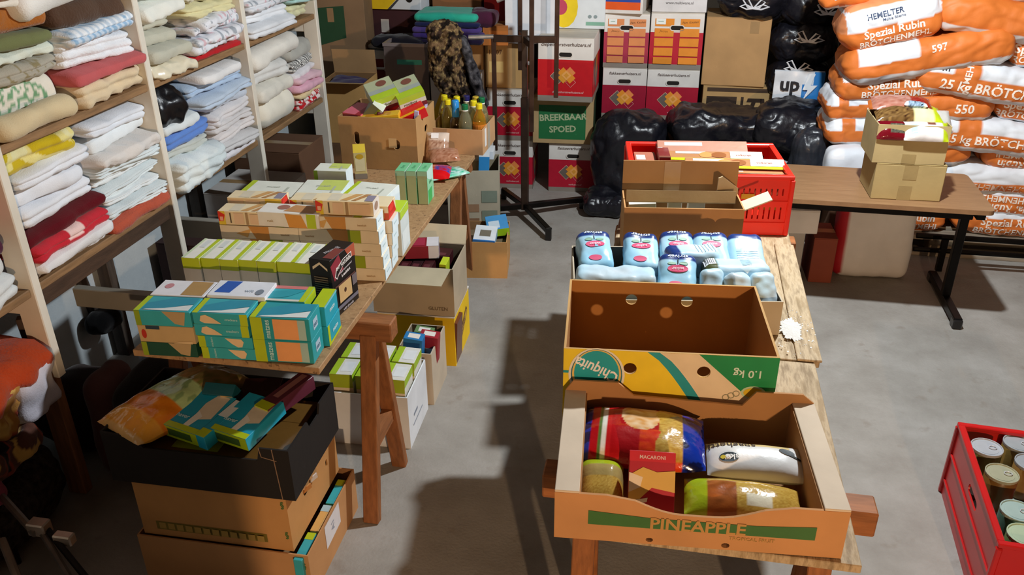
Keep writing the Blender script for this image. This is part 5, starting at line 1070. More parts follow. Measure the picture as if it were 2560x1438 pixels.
o = closed_carton('striped_box', 'glossy white box with grey stripes behind the garment rack', (-.95, 5.62, 1.0), .03, .32, .3, .4, C('e4e6ea'), 'gloss', arts={'front': [('r', .25, 0, .33, 1, C('a9adb4')), ('r', .5, 0, .56, 1, C('b9bcc2')), ('r', .72, 0, .84, 1, C('c2c4c8')), ('r', .0, .0, 1, .03, C('9a9ca0'))]})
# back left cartons
closed_carton('green_carton', 'tall brown carton with dark green panel in the back corner', (-2.2, 5.5, .72), .2, .34, .36, .62, C('7d6246'), arts={'front': [('p', [(.08, .42), (.62, .5), (.62, .82), (.08, .8)], C('173f26')), ('r', .3, .66, .42, .8, C('8a6c4a'))]})
closed_carton('plain_carton', 'brown carton on the floor in the back corner', (-2.2, 5.5, 0), .2, .36, .38, .718, C('5a4432'))
BC = (-2.03, 5.03, 0)
closed_carton('plain_carton', 'brown carton at the end of the rack under the open carton', (-2.03, 5.05, 0), .0, .3, .3, .46, C('6f5238'))
t = thing('open_carton', 'open tan carton with dark clothes near the end of the rack', 'carton', (-2.02, 5.05, .462), .05)
open_box(.28, .28, .38, C('bb9258'), C('7a5a38'), .005).build('body', 'card', t)
flap(t, (.14, .14, .38), (-1, 0, 0), .28, .15, -.12, C('a8845a'))
flap(t, (-.14, -.14, .38), (1, 0, 0), .28, .09, 1.35, C('a58a60'))
mb = MB(); art(mb, 'front', (.28, .28, .38), [('t', '15 10', .6, .5, .1, C('6a4c30'))], .001); mb.build('print', 'print', t)
linen('purple and black garment in the open carton by the rack end', 4.93, 5.13, .7, .14, '2a1a4a', depth=.24, xf=.1, amp=.02, cat='clothes', name='garment', group='clothes at the back')
RBX = closed_carton('red_box', 'dark red carton with white lid and handle by the back corner', (-1.87, 5.52, .52), .03, .25, .34, .43, C('7a2a1c'), topcol=C('c9c2b8'), arts={'front': [('r', 0, .88, 1, 1, C('cfc6ba')), ('r', .4, .7, .56, .9, C('cfc6ba')), ('r', .6, .68, .98, .82, C('9a3424'))]})
mb = MB(); mb.tube([(-1.96, 5.345, .87), (-1.955, 5.34, .845), (-1.935, 5.34, .838), (-1.89, 5.34, .838), (-1.87, 5.34, .845), (-1.865, 5.345, .87)], .008, C('d6cfc4'), 6)
o = mb.build('carton_handle', 'plastic', RBX); o.matrix_parent_inverse = (Matrix.Translation((-1.87, 5.52, .52)) @ Matrix.Rotation(.03, 4, 'Z')).inverted()
closed_carton('plain_carton', 'dark carton under the dark red carton', (-1.87, 5.52, 0), .03, .26, .36, .518, C('3a2a22'))
linen('white paper sheet spread over the dark red carton', 5.38, 5.66, .955, .02, 'c9c4bc', depth=.24, xf=.22, amp=.006, cat='paper', name='paper_sheet', group='clothes at the back')
closed_carton('banana_carton', 'yellow and white banana carton on the back shelf row', (-1.92, 5.9, 1.15), -.04, .4, .36, .24, C('ccd2d6'), arts={'front': [('p', [(0, 0), (.4, 0), (.62, .35), (.7, .7), (.7, 1), (0, 1)], C('d9b81a')), ('p', [(.4, 0), (.46, 0), (.7, .4), (.76, .8), (.74, 1), (.7, 1), (.68, .6), (.6, .3)], C('3a3c40')), ('e', .2, .45, .05, .09, C('15130f')), ('e', .8, .3, .06, .1, C('15130f'))]})
closed_carton('plain_carton', 'dark maroon carton with white label under the banana carton', (-1.95, 5.92, .6), 0, .38, .36, .548, C('3a1a1e'), arts={'front': [('r', .3, .72, .45, .88, C('b8b0a8'))]})
closed_carton('plain_carton', 'black carton on the floor under the maroon carton', (-1.95, 5.92, 0), 0, .38, .36, .598, C('1c1614'))
closed_carton('plain_carton', 'brown carton in the back row above the purple cloths', (-1.52, 6.02, .9), .02, .34, .34, .5, C('8a5c38'))
closed_carton('plain_carton', 'red carton in the back row beside the brown carton', (-1.25, 6.02, 1.0), .02, .16, .34, .4, C('9a1f22'))
closed_carton('plain_carton', 'brown carton in the back row carrying the purple cloths', (-1.6, 5.66, .5), .02, .27, .34, .5, C('4a3424'))
closed_carton('plain_carton', 'dark brown carton at the bottom of the back row', (-1.6, 5.7, 0), .02, .27, .36, .498, C('3a2a20'))
closed_carton('orange_carton', 'orange brown carton behind the garment rack arm', (-1.17, 5.52, .99), .1, .16, .2, .12, C('b0682c'))
G = 'clothes at the back'
for k, (z, h_, c, lb) in enumerate(((1.0, .035, '1d1530', 'black violet folded cloth at the bottom of the back pile'), (1.032, .04, '3a2a6a', 'violet folded cloth in the back pile'), (1.068, .04, '4a3a78', 'lilac folded cloth in the back pile'), (1.104, .035, '20244a', 'navy folded cloth in the back pile'), (1.135, .055, '2fae94', 'turquoise folded blanket topping the back pile'))):
    mb = MB(); cc = C(c); mb.soft(.48 - .015 * k, .3, h_, h_ / 2, (26, 14, 6), .008, 40 + k, cc, freq=8)
    o = mb.build('folded_cloth', 'cloth', smooth=True, loc=(-1.47 + .01 * (k % 2), 5.5, z + h_ / 2), rot=.02 * (k % 3 - 1)); tag(o, lb, 'linen', G)
linen('dark jacket draped over the cartons next to the purple pile', 5.3, 5.5, .98, .06, '17141c', depth=.34, xf=.38, amp=.025, cat='clothes', name='garment', group=G, freq=9)
linen('purple jacket at the end of the purple pile', 5.4, 5.6, 1.1, .1, '4a2038', depth=.18, xf=.84, amp=.02, cat='clothes', name='garment', group=G, freq=9)
t = thing('plastic_crate', 'clear grey plastic crate in front of the purple pile', 'crate', (-1.68, 5.3, .55), .03)
open_box(.28, .28, .48, C('6a5c58'), C('4a4040'), .004).build('body', 'gloss', t)
mb = MB()
for a in ((-.145, .145, -.145, -.13), (-.145, .145, .13, .145)): mb.box(a[0], a[1], a[2], a[3], .47, .49, C('8a7c78'))
for a in ((-.145, -.13), (.13, .145)): mb.box(a[0], a[1], -.13, .13, .47, .49, C('8a7c78'))
mb.build('rim', 'plastic', t)
MB().box(-.06, .1, -.1402, -.1395, .36, .39, C('3a9a8a')).build('label', 'print', t)
closed_carton('plain_carton', 'brown carton under the clear plastic crate', (-1.68, 5.3, 0), .03, .28, .28, .548, C('4a3626'))
closed_carton('banana_carton', 'yellow and black banana carton behind the oil bottles', (-1.37, 5.24, .55), .05, .3, .22, .3, C('b8b4b0'), arts={'front': [('p', [(0, .2), (.3, .9), (.62, .95), (.55, .3), (.3, 0), (0, 0)], C('c9a41e')), ('p', [(.55, 1), (.72, 1), (.8, .5), (.6, .3)], C('1f1d20'))]})
closed_carton('plain_carton', 'dark brown carton on the floor under the black and yellow carton', (-1.37, 5.24, 0), .05, .3, .22, .548, C('352820'))

# ================================================================ garment rack
RX, RY = -.892, 4.985; KM = C('4a3a32')
t = thing('garment_rack', 'dark metal garment rack with four arms standing on crossed feet', 'rack', (RX, RY, 0))
MB().box(-.022, .022, -.022, .022, .06, .78, KM, bev=.003).build('pole', 'metal', t)
MB().box(-.016, .016, -.016, .016, .78, 1.17, C('5a4a40'), bev=.002).build('inner_pole', 'metal', t)
for fx, fy in ((.2, -.315), (.34, .235), (-.235, -.04), (-.2, .315)):
    MB().bar((0, 0, .085), (fx, fy, .06), .035, .035, C('1c1816')).build('foot_bar', 'metal', t)
    MB().box(fx - .018, fx + .018, fy - .018, fy + .018, 0, .075, C('151312'), bev=.003).build('foot', 'plastic', t)
arms = (((-.185, .0), .44, 1.135), ((.185, .02), .78, 1.4), ((.07, -.17), .62, 1.45), ((-.06, .18), .9, 1.35))
for (ax, ay), z0, z1 in arms:
    MB().bar((0, 0, 1.12), (ax, ay, 1.12), .022, .04, KM).build('arm', 'metal', t)
    MB().box(ax - .013, ax + .013, ay - .008, ay + .008, z0, z1, C('5a443a'), bev=.002).build('upright', 'metal', t)
MB().tube([(-.185, 0, 1.13), (-.33, -.02, 1.125)], .013, C('b8b4b0'), 10).build('hanging_bar', 'metal', t)
MB().tube([(.07, -.17, 1.44), (-.12, -.2, 1.36)], .013, C('a8a4a0'), 10).build('hanging_bar', 'metal', t)
MB().lathe([(.008, 0), (.01, .01), (.008, .018)], C('d0ccc8'), 10).build('knob', 'metal', t).location = (.03, -.03, .98)
# fur collar on the rack
def furdf(p, n):
    k = (p.z / .44 + .5); p.x += (1 - k) * .09 - .02 * math.sin(k * 5); s = 1 - .5 * (1 - k); p.y *= s
    p.x = p.x if k > .5 else p.x
    return p + n * .012 * noise.noise(p * 60)
mb = MB()
def cfur(c):
    q = noise.noise(c * 26) + .6 * noise.noise(c * 60); return C('6a543c') if q > .15 else (C('8a744e') if q > .0 else (C('3a2c24') if q > -.3 else C('1e1814')))
mb.soft(.2, .16, .44, .07, (30, 22, 50), .02, 5, cfur, freq=12, deform=furdf)
o = mb.build('fur_stole', 'fur', smooth=True, loc=(-1.385, 4.92, 1.0)); tag(o, 'mottled brown fur stole hanging on the garment rack', 'clothes')
mb = MB(); mb.soft(.13, .06, .4, .03, (10, 6, 24), .012, 8, C('151214'), freq=12, deform=lambda p, n: Vector((p.x + (.2 - p.z) * .28, p.y, p.z)))
o = mb.build('dark_coat', 'fur', smooth=True, loc=(-1.32, 4.99, .88)); tag(o, 'black coat hanging behind the fur stole', 'clothes')
mb = MB(); mb.soft(.06, .07, .42, .025, (8, 8, 30), .014, 12, lambda c: mix(C('57565a'), C('1d1c20'), .5 + noise.noise(c * 40)), freq=14, deform=lambda p, n: Vector((p.x + (.2 - p.z) * .3, p.y, p.z)))
o = mb.build('grey_fur', 'fur', smooth=True, loc=(-1.25, 4.93, .93)); tag(o, 'grey fur strip hanging beside the black coat', 'clothes')

# ================================================================ black refuse bags
KBAG = '15151c'
def rbag(label, loc, s, seed, rz=0, amp=.045, freq=4, df=None, col=KBAG):
    mb = MB(); cc = C(col)
    def dd(p, n):
        q = p + n * (  .008 * noise.noise(Vector((p.x * 11, p.y * 11, p.z * 11 + seed))) - .008 * (1 - min(1, 5 * abs(noise.noise(p * 7 + Vector((seed, 0, 0)))))) + .006 * abs(noise.noise(p * 34 + Vector((seed, 0, 0)))))
        return df(q, n) if df else q
    mb.soft(s[0], s[1], s[2], min(s) * .46, (48, 36, 32), amp, seed, cc, freq=freq, deform=dd)
    o = mb.build('refuse_bag', 'bagfilm', smooth=True, loc=(loc[0], loc[1], loc[2] + s[2] / 2), rot=rz); tag(o, label, 'refuse bag', 'black refuse bags'); return o
rbag('slumped black refuse bag on the floor beside the removal boxes', (-.27, 5.42, 0), (.52, .42, .62), 2)
rbag('flat black refuse bag lying on top in the middle of the bags', (.27, 5.4, .44), (.62, .42, .22), 3, .06)
rbag('bulging black refuse bag lying against the flour sacks', (.77, 5.34, .44), (.54, .46, .27), 4, -.1)
rbag('low black refuse bag under the flat one', (.2, 5.38, 0), (.56, .46, .46), 5)
rbag('low black refuse bag under the bulging one', (.72, 5.38, 0), (.5, .45, .48), 6)
rbag('greyish translucent refuse bag with tied peak behind the laminate table', (.775, 4.95, 0), (.24, .22, .68), 7, 0, .015, 7, lambda p, n: Vector((p.x * (1 - .45 * max(0, p.z / .68)), p.y * (1 - .45 * max(0, p.z / .68)), p.z)), '2a2d34')
rbag('small black refuse bag on the floor beside the crate of biscuits', (-.4, 5.15, 0), (.3, .26, .16), 8)
def tied(label, loc, s, seed, tie, rz=0):
    o = rbag(label, loc, s, seed, rz)
    mb = MB(); tx, ty, tz = tie; tx -= loc[0]; ty -= loc[1]; tz -= loc[2] + s[2] / 2
    for k, (a, b) in enumerate(((-.06, .01), (-.05, .04), (.05, .03), (.07, .01))):
        a *= 1.35; b *= 1.35
        mb.tube([(tx, ty, tz), (tx + a * .6, ty - .01, tz + b + .012), (tx + a, ty - .008, tz + b), (tx + a * .5, ty - .004, tz + b * .3 - .008), (tx, ty, tz)], .005, C('d9dade'), 5)
    mb.build('white_tie', 'cloth', o)
tied('black refuse bag with white tie on the plain carton', (.42, 5.82, 1.155), (.46, .36, .26), 11, (.42, 5.62, 1.22))
tied('black refuse bag with white tie on top of the bag column', (.8, 5.8, 1.12), (.42, .36, .3), 12, (.86, 5.6, 1.2))
tied('black refuse bag with a bow of white tie in the bag column', (.76, 5.82, .86), (.42, .36, .28), 13, (.77, 5.62, 1.03))
tied('black refuse bag with long white tie above the blue and white bag', (.76, 5.82, .6), (.42, .36, .28), 14, (.73, 5.62, .85))
rbag('black refuse bag at the bottom of the bag column', (.82, 5.84, .0), (.4, .36, .6), 15)
# white and blue carrier bag
mb = MB(); vf = gridpatch(.3, .2, 14, 10); vs = []
for s in (0, 1): vs += [Vector((v.x, s * .03 + .012 * noise.noise(Vector((v.x * 12, v.y * 12, s * 3))), v.y)) for v in vf[0]]
n0 = len(vf[0]); fs = [f for f in vf[1]] + [[i + n0 for i in f[::-1]] for f in vf[1]]
cs = []
for f in vf[1]:
    c = vf[0][f[0]]; cs.append(C('2f7cc0') if c.x > .05 + (.02 if c.y > 0 else -.03) else C('d9dde2'))
cs += [C('d9dde2')] * len(vf[1])
mb.add(vs, fs, cs); o = mb.build('carrier_bag', 'gloss', smooth=True, loc=(.745, 5.56, .76)); tag(o, 'white and blue printed plastic carrier bag among the black bags', 'bag')
d2 = MB(); put(d2, text('up', .12, .03), FR((-.055, -.014, .02), (1, 0, 0), (0, 0, 1)), C('1c1f26')); d2.build('lettering', 'print', o)
d2 = MB(); put(d2, ([Vector((.05, .09, 0)), Vector((.09, .09, 0)), Vector((.07, .02, 0)), Vector((.11, .02, 0)), Vector((.03, -.08, 0)), Vector((.055, -.01, 0)), Vector((.025, -.01, 0))], [[0, 5, 6], [0, 1, 2, 5], [5, 2, 3, 4]]), FR((.0, -.0135, 0), (1, 0, 0), (0, 0, 1)), C('e6eaee')); d2.build('bolt_print', 'print', o)
blob('towel_roll', 'white cylinder roll at the edge of the black bags', 'roll', (.94, 5.5, .62), (.1, .1, .16), 'b8c0c0', 'gloss', .004, 6, 6)
closed_carton('plain_carton', 'dark red brown carton between black bags and flour sacks', (1.1, 5.85, .0), 0, .16, .3, 1.0, C('4a1f18'))
# ================================================================ flour sacks on a pallet
t = thing('pallet', 'grey weathered wooden pallet under the flour sacks', 'pallet', (1.55, 5.1, 0))
GWD = C('8d8272')
for k in range(3): MB().box(-.72, .72, -.29 + .23 * k, -.19 + .23 * k, 0, .022, GWD, bev=.002).build('bottom_board', 'woodx', t)
for x in (-.62, 0, .62):
    for y in (-.24, 0, .22): MB().box(x - .07, x + .07, y - .05, y + .05, .022, .1, C('7a6a54'), bev=.003).build('block', 'wood', t)
for k in range(4): MB().box(-.72, .72, -.29 + .16 * k, -.18 + .16 * k, .1, .122, GWD, bev=.002).build('deck_board', 'woodx', t)
FO = C('d1722e'); FW = C('dde2e8'); FT_ = C('f3e7da')
def sack(label, cx, cz, L, T, tilt, style, seed, cy=5.06, Wd=.42, yaw=0, texts=(), roll=0):
    def cf(c):
        u = c.x / (L / 2); v = c.z / (T / 2); yy = c.y / (Wd / 2)
        j = .05 * noise.noise(Vector((c.x * 7, c.z * 7, seed)))
        if style == 'spezial': return FO if -.78 + j < v < .55 + j or abs(u) > .9 else FW
        if style == 'kg':
            if v < -.62 + j: return C('d3d0d0')
            if v < .25 + j: return FO
            return FO if (-.62 < u < -.3 or u < -.95) and yy < .3 else FW
        if style == 'orange': return FO if v > -.55 + j else C('cfccca')
        if style == 'bigorange':
            if v < -.5 + j: return C('cfd0d2')
            if v > .15 + j and -.8 < u < -.1: return FW
            return FO
        if style == 'white': return FO if -.75 < v < -.15 + j else FW
        if style == 'panel':
            if v < -.8: return C('d6cfca')
            if v < .02 + j * 1.5: return FO
            if v > .8 or u < -.86 or u > .9: return C('d98a5a')
            return FW
        return FW
    def df(p, n):
        e = abs(p.x) / (L / 2); k = 1 - .3 * max(0, e - .8) / .2
        p = Vector((p.x, p.y * (1 - .08 * e ** 4), p.z * k)); p += n * (.005 * noise.noise(p * 24 + Vector((seed, 0, 0))) - .004 * (1 - min(1, 5 * abs(noise.noise(Vector((p.x * 8, p.y * 5, p.z * 13 + seed)))))))
        p.z += .012 * noise.noise(Vector((p.x * 4, p.y * 4, seed))); return p
    mb = MB(); T *= 1.06; mb.soft(L, Wd, T, T * .4, (60, 20, 22), .012, seed, cf, freq=7, deform=df)
    bv = mb.bvh()
    o = mb.build('flour_sack', 'sack', smooth=True, loc=(cx, cy, cz), rot=(roll, -tilt, yaw)); tag(o, label, 'flour sack', 'flour sacks on the pallet')
    for (s, x, z, size, bold, rot, col) in texts:
        d = MB(); T2 = FR((x * L / 2, 0, z * T / 2), (1, 0, 0), (0, 0, 1)) @ Matrix.Rotation(rot, 4, 'Z')
        decal(d, text(s, size, bold), T2, bv, (0, 1, 0), col, .0025)
        if d.f: d.build('lettering', 'print', o)
    return o
B1 = '25 kg BRÖTCHENMEHL'
def SP(z0=.22, z1=-.45, x=-.1, s=.06, r=0, c=FT_, a='Spezial Rubin', b='BRÖTCHENMEHL'): return [(a, x, z0, s, .022, r, c), (b, x, z1, s * .8, .018, r, c)]
sack('flour sack at the bottom right corner of the pile with upright lettering', 1.93, .195, .66, .15, 0, 'spezial', 1, texts=SP())
sack('flour sack at the bottom of the pile under the laminate table', 1.24, .195, .66, .15, 0, 'spezial', 2, texts=SP(x=.3))
sack('flour sack second from the bottom with upside down lettering', 1.98, .325, .64, .14, -.03, 'spezial', 3, texts=SP(r=PI, x=-.25, z0=-.4, z1=.3))
sack('flour sack second from the bottom behind the carton', 1.27, .325, .7, .14, 0, 'orange', 4)
sack('mostly white flour sack with low upside down lettering', 1.82, .455, .74, .15, -.02, 'white', 5, cy=5.04, texts=[('BRÖTCHENMEHL', .1, -.45, .055, .02, PI, C('d9b8a2'))])
sack('flour sack third from the bottom behind the grey bag', 1.13, .46, .62, .15, .02, 'white', 6)
sack('plain orange and white flour sack behind the stacked cartons', 1.26, .59, .7, .14, .02, 'orange', 7, cy=5.04)
sack('flour sack at the pile edge with two upside down lines', 2.0, .58, .66, .13, -.02, 'spezial', 8, texts=SP(r=PI, x=-.3, z0=-.4, z1=.35))
sack('large flour sack with weight lettering in the middle of the pile', 1.73, .70, .78, .17, -.05, 'kg', 9, cy=5.0, texts=[(B1, .05, -.18, .062, .02, 0, FT_)])
sack('orange ended flour sack above the grey bag', 1.05, .70, .46, .14, .08, 'kg', 10, cy=5.02, texts=[('25 kg', .2, -.1, .06, .02, 0, FT_)])
sack('flour sack with type number five fifty', 1.33, .855, .66, .14, -.01, 'orange', 11, cy=5.02, texts=[('550', .52, .0, .065, .02, 0, FT_)])
sack('flour sack beside the type number sack with mirrored lines', 1.97, .84, .6, .14, -.08, 'spezial', 12, texts=SP(x=-.35, r=0))
sack('flour sack near the bags with folded white edge', .98, .83, .34, .15, .1, 'kg', 13, cy=5.04, texts=[('25', .4, -.2, .06, .02, 0, FT_)])
sack('flour sack under the tilted orange one with bold lettering', 1.13, .955, .56, .14, .1, 'spezial', 14, cy=5.02, texts=SP(x=.1))
sack('long flour sack with large weight lettering sloping down', 1.66, .985, .86, .19, -.12, 'kg', 15, cy=4.98, texts=[(B1, .1, -.28, .07, .022, 0, FT_), ('MEHL', -.45, .45, .045, .02, PI / 2, FT_), ('E', -.72, .5, .05, .02, -PI / 2, C('2a3240'))])
sack('broad orange flour sack sloping up under the panel printed one', 1.27, 1.12, .84, .19, .2, 'bigorange', 16, cy=4.97, texts=[('597', .1, .5, .05, .02, .1, FT_)])
sack('flour sack at the far right with two bold lines', 1.97, 1.14, .6, .15, -.02, 'spezial', 17, texts=SP(x=-.4))
sack('tilted flour sack with white panel and dark maker lettering', 1.07, 1.285, .52, .24, .27, 'panel', 18, cy=4.99, texts=[('Spezial Rubin', -.02, -.2, .055, .022, 0, FT_), ('BRÖTCHENMEHL', -.02, -.58, .044, .02, 0, FT_), ('HEMELTER', -.15, .5, .038, .02, 0, C('2a3a58')), ('Mühle Rheine', .0, .3, .02, .005, 0, C('3a4a68'))])
sack('orange flour sack with broad white underside at the top of the pile', 1.66, 1.30, .8, .19, -.15, 'orange', 19, cy=5.0)
sack('flour sack at the top next to the black bags', .84, 1.42, .3, .15, .15, 'spezial', 20, cy=5.08, texts=[('BRÖT', .0, .0, .06, .02, .1, FT_)])
sack('flour sack at the very top right of the pile', 1.75, 1.46, .7, .16, -.1, 'spezial', 21, cy=5.08)
# sack standing under the laminate table, and a torn one behind
mb = MB()
def cst(c): return C('b0202a') if c.x < -.16 else (C('d8d4ce') if c.x > -.16 else FW)
mb.soft(.40, .15, .58, .06, (22, 12, 26), .01, 31, cst, freq=6, deform=lambda p, n: Vector((p.x * (1 + .06 * (p.z < -.1) * (-p.z)), p.y, p.z)))
o = mb.build('flour_sack', 'sack', smooth=True, loc=(1.10, 4.52, .29), rot=(-.1, 0, .06)); tag(o, 'plain white sack with red side standing under the laminate table', 'flour sack', 'flour sacks on the pallet')
mb = MB()
def ctn(c): return FW if c.z > .02 or c.x > .05 else C('c23a1c')
mb.soft(.3, .16, .34, .05, (16, 10, 18), .02, 33, ctn, freq=6, deform=lambda p, n: Vector((p.x, p.y, p.z - .25 * max(0, p.x) * (p.z > 0))))
o = mb.build('flour_sack', 'sack', smooth=True, loc=(.99, 4.78, .47), rot=(0, 0, .1)); tag(o, 'opened flour sack with torn white mouth behind the laminate table', 'flour sack', 'flour sacks on the pallet')
closed_carton('plain_carton', 'brown carton carrying the opened flour sack', (.99, 4.8, 0), .05, .2, .2, .3, C('6a4a34'))
closed_carton('white_carton', 'small white carton lying on the brick red box under the laminate table', (.69, 4.42, .29), .1, .16, .2, .13, C('dcd8d2'))
closed_carton('plain_carton', 'grey white carton standing under the small white carton', (.66, 4.45, 0), .08, .12, .2, .288, C('b5b0a8'))
closed_carton('plain_carton', 'brick red carton next to the plain sack under the laminate table', (.83, 4.46, 0), .05, .12, .22, .26, C('8a4430'))

# ================================================================ laminate table
t = thing('laminate_table', 'brown laminate table with black steel frame before the flour sacks', 'table', (1.0, 4.22, 0), -.015)
ol = []
x0, x1, y0, y1, r = -.49, .475, -.255, .265, .03
for (cx_, cy_, a0) in ((x1 - r, y1 - r, 0), (x0 + r, y1 - r, 90), (x0 + r, y0 + r, 180), (x1 - r, y0 + r, 270)):
    for k in range(6): ol.append((cx_ + r * math.cos(math.radians(a0 + 18 * k)), cy_ + r * math.sin(math.radians(a0 + 18 * k))))
mb = MB(); put(mb, panel(ol, (), .022), TR((0, 0, .599)), WHT); mb.build('table_top', 'laminate', t)
KF = C('100e0d')
MB().box(-.42, .43, -.12, -.09, .51, .575, KF, bev=.003).build('frame_rail', 'metal', t); MB().box(-.42, .43, .1, .13, .51, .575, KF, bev=.003).build('frame_rail', 'metal', t)
for sx in (-.41, .43):
    MB().box(sx - .02, sx + .02, -.02, .02, .05, .575, KF, bev=.003).build('leg', 'metal', t)
    MB().box(sx - .02, sx + .02, -.27, .28, .015, .055, KF, bev=.004).build('foot', 'metal', t)
    MB().box(sx - .02, sx + .02, -.22, .22, .55, .588, KF, bev=.003).build('top_bearer', 'metal', t)
    for yy in (-.25, .26): MB().box(sx - .022, sx + .022, yy - .03, yy + .03, 0, .05, C('1a1817'), bev=.006).build('foot_cap', 'plastic', t)
mb = MB(); mb.tube([(1.35, 4.62, .2), (2.35, 4.62, .2)], .016, KF, 8); 
o = mb.build('steel_tube', 'metal'); tag(o, 'black steel tube lying before the pallet', 'tube')
for x in (1.5, 2.2): MB().box(x - .015, x + .015, 4.605, 4.635, 0, .19, KF).build('foot', 'metal', o)
MB().tube([(1.35, 4.62, .12), (2.35, 4.62, .12)], .014, KF, 8).build('lower_tube', 'metal', o)
# cartons on the laminate table
t = thing('sweets_carton', 'lower plain tan carton on the laminate table', 'carton', (1.09, 4.17, .611), .03)
MB().box(-.155, .155, -.13, .13, 0, .17, C('b09a68'), bev=.003).build('body', 'card', t)
MB().box(-.03, .03, -.1312, -.1302, .1, .17, C('a08a5c')).build('tape', 'gloss', t)
MB().box(-.04, .02, -.1312, -.1302, .0, .07, C('a08a5c')).build('tape', 'gloss', t)
MB().box(-.155, .155, -.13, .13, .17, .176, C('a8925f'), bev=.002).build('flap', 'card', t)
CS = (1.068, 4.17, .789)
t = thing('sweets_carton', 'upper tan carton heaped with bags of nuts and sweets', 'carton', CS, .03)
open_box(.315, .26, .18, C('b5a070'), C('8a7448'), .005).build('body', 'card', t)
MB().box(-.03, .03, -.1318, -.1308, .0, .045, C('a08a5c')).build('tape', 'gloss', t)
def c_mix(u, v, z):
    if u > .7: return LIME
    return mix(C('8a6a3c'), C('3a2010'), .5 + 1.2 * nz(u, v, 9)) if u < .1 else (C('e2dca4') if v < .1 and u > .15 else C('6a2418'))
pillow_bag('sweets_bag', 'brown bag of nut mix with lime end heaped on the upper carton', (CS[0] - .01, CS[1] - .0, CS[2] + .165), .29, .14, .07, c_mix, .02, rx=.25, seed=41, cat='snack bag')
def c_wb(u, v, z):
    if u > .72: return LIME
    return C('a9c0d4') if -.75 < u < -.4 and abs(v) < .5 else (C('7a4a38') if v > .5 and 0 < u < .4 else C('dcd6d2'))
pillow_bag('sweets_bag', 'white bag with lime end at the front of the upper carton', (CS[0] + .055, CS[1] - .1, CS[2] + .13), .19, .1, .055, c_wb, .02, rx=.75, seed=42, cat='snack bag')
def c_dr(u, v, z): return mix(C('6a6a5a'), C('2a2a24'), .5 + nz(u, v, 9)) if u > -.2 and abs(v) < .5 else C('6a0c18')
pillow_bag('sweets_bag', 'dark red bag at the front corner of the upper carton', (CS[0] - .085, CS[1] - .09, CS[2] + .125), .14, .1, .055, c_dr, .02, rx=.7, seed=43, cat='snack bag')
def c_br(u, v, z): return C('8a1a18') if u > .3 else mix(C('b08070'), C('9a5a48'), .5 + nz(u, v, 6))
pillow_bag('sweets_bag', 'pinkish brown bag with red end on top of the heap', (CS[0] - .03, CS[1] + .06, CS[2] + .2), .26, .14, .06, c_br, -.05, rx=.2, seed=44, cat='snack bag')
def c_sw(u, v, z): return C('dfe4ea') if abs(u) > .75 else mix(C('a9c4dc'), C('2a3a4a'), .5 + 1.3 * nz(u, v, 5))
pillow_bag('sweet', 'small wrapped blue and white sweet on top of the heap', (CS[0] + .02, CS[1] - .0, CS[2] + .225), .1, .045, .035, c_sw, -.1, seed=45, cat='sweet', n=(16, 10))
def c_gy(u, v, z): return C('b5b2ac')
pillow_bag('sweets_bag', 'grey white bag standing at the corner of the heap', (CS[0] + .13, CS[1] + .0, CS[2] + .15), .1, .12, .06, c_gy, .2, rx=.8, seed=46, cat='snack bag', n=(14, 14))
o = pack('p', (.28, .22, .15), C('5a3a24')).build('sweets_bag', 'gloss', loc=(CS[0], CS[1] + .01, CS[2] + .006), rot=.03); tag(o, 'brown packs filling the upper carton below the bags', 'snack bag')

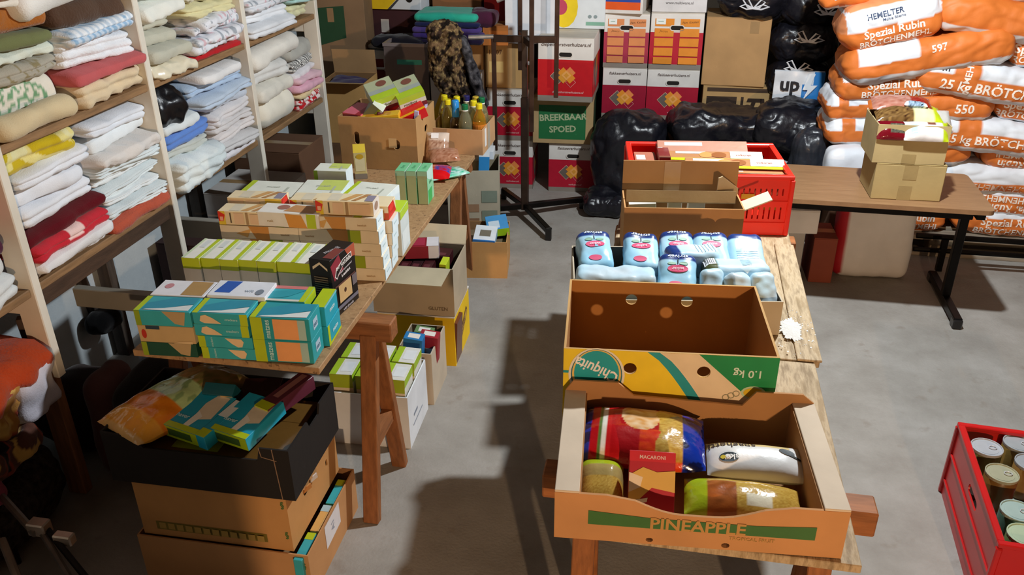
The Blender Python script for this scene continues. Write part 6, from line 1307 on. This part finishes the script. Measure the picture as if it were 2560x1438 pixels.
# ================================================================ crate of tins
KT = (1.235, 2.36, 0); AK = math.radians(-4)
crate('tin_crate', 'red plastic crate full of food tins on the concrete floor', KT, AK, .40, .60, .30, C('c01a1a'), slots=False)
def tin(label, x, y, z, c, lid=C('b9bcc0'), r=.05, h=.12):
    t = thing('food_tin', label, 'tin', on(KT, AK, x, y, z), 0, 'tins in the red crate')
    MB().lathe([(r, 0), (r, .002), (r * .985, .006), (r * .985, h - .008), (r * .95, h - .006)], c, 24).build('body', 'gloss', t, True)
    ld_ = MB().lathe([(r * .99, h - .009), (r, h - .004), (r, h + .001), (r * .94, h + .001), (r * .92, h - .003), (r * .75, h - .003), (r * .74, h - .0022), (r * .3, h - .0022)], lid, 24).build('lid', 'tin', t)
    m2 = MB(); m2.tube([(.012 * math.cos(k * PI / 6) + .018, .009 * math.sin(k * PI / 6), h + .001) for k in range(13)], .0015, C('c9ccd0'), 5); m2.build('ring_pull', 'tin', ld_)
ct = ('7a6a3a', '8a4a2a', '5a6a3a', 'a8382a', '8a7a4a', '6a7a5a', '9a8a5a', '8a3a34')
k = 0; nm = ('corner', 'second', 'third', 'fourth', 'fifth', 'last')
for j in range(5):
    for i in range(3):
        x = -.14 + .104 * i; y = .24 - .106 * j + (.0 if i % 2 else -.01)
        top = (i == 0 and j in (0,)) or (i == 1 and j == 0)
        tin('food tin in the lower layer of the red crate', x, y, .058 if 0 else .008, C(ct[k % 8]), C(('b0b4b8', 'a8b0aa', 'b4b49c')[k % 3]), h=.158); k += 1
up = ((-.132, .195, 'silver lidded tin in the upper layer at the crate corner'), (-.022, .245, 'silver lidded tin in the upper layer by the far crate wall'), (-.01, .14, 'silver tin in the upper layer behind the greenish tin'), (-.115, .06, 'greenish lidded tin in the upper layer beside the crate wall'), (-.11, -.12, 'pale green lidded tin in the upper layer at the handle'), (-.115, -.228, 'pale lime lidded tin in the upper layer near the crate end'))
for i, (x, y, lb) in enumerate(up): tin(lb, x, y, .17, C(('6a6a3c', '7a6434', '8a6a3a', '7a5a2c', '4a6a5a', '6a7a4a')[i]), C(('b4b6ba', 'a4a8aa', 'a0a4a8', 'aaa88c', 'a8bcb4', 'b4c4a4')[i]))
o = pack('p', (.07, .05, .1), C('b01c2a'), {'top': [('r', 0, .8, 1, 1, C('e0dcd8'))], 'front': [('r', .2, .3, .8, .7, C('d9a0a0'))]}).build('red_carton_pack', 'print', loc=on(KT, AK, .03, .03, .18), rot=(0, .15, .2)); tag(o, 'small red and white pack standing among the tins', 'food pack')
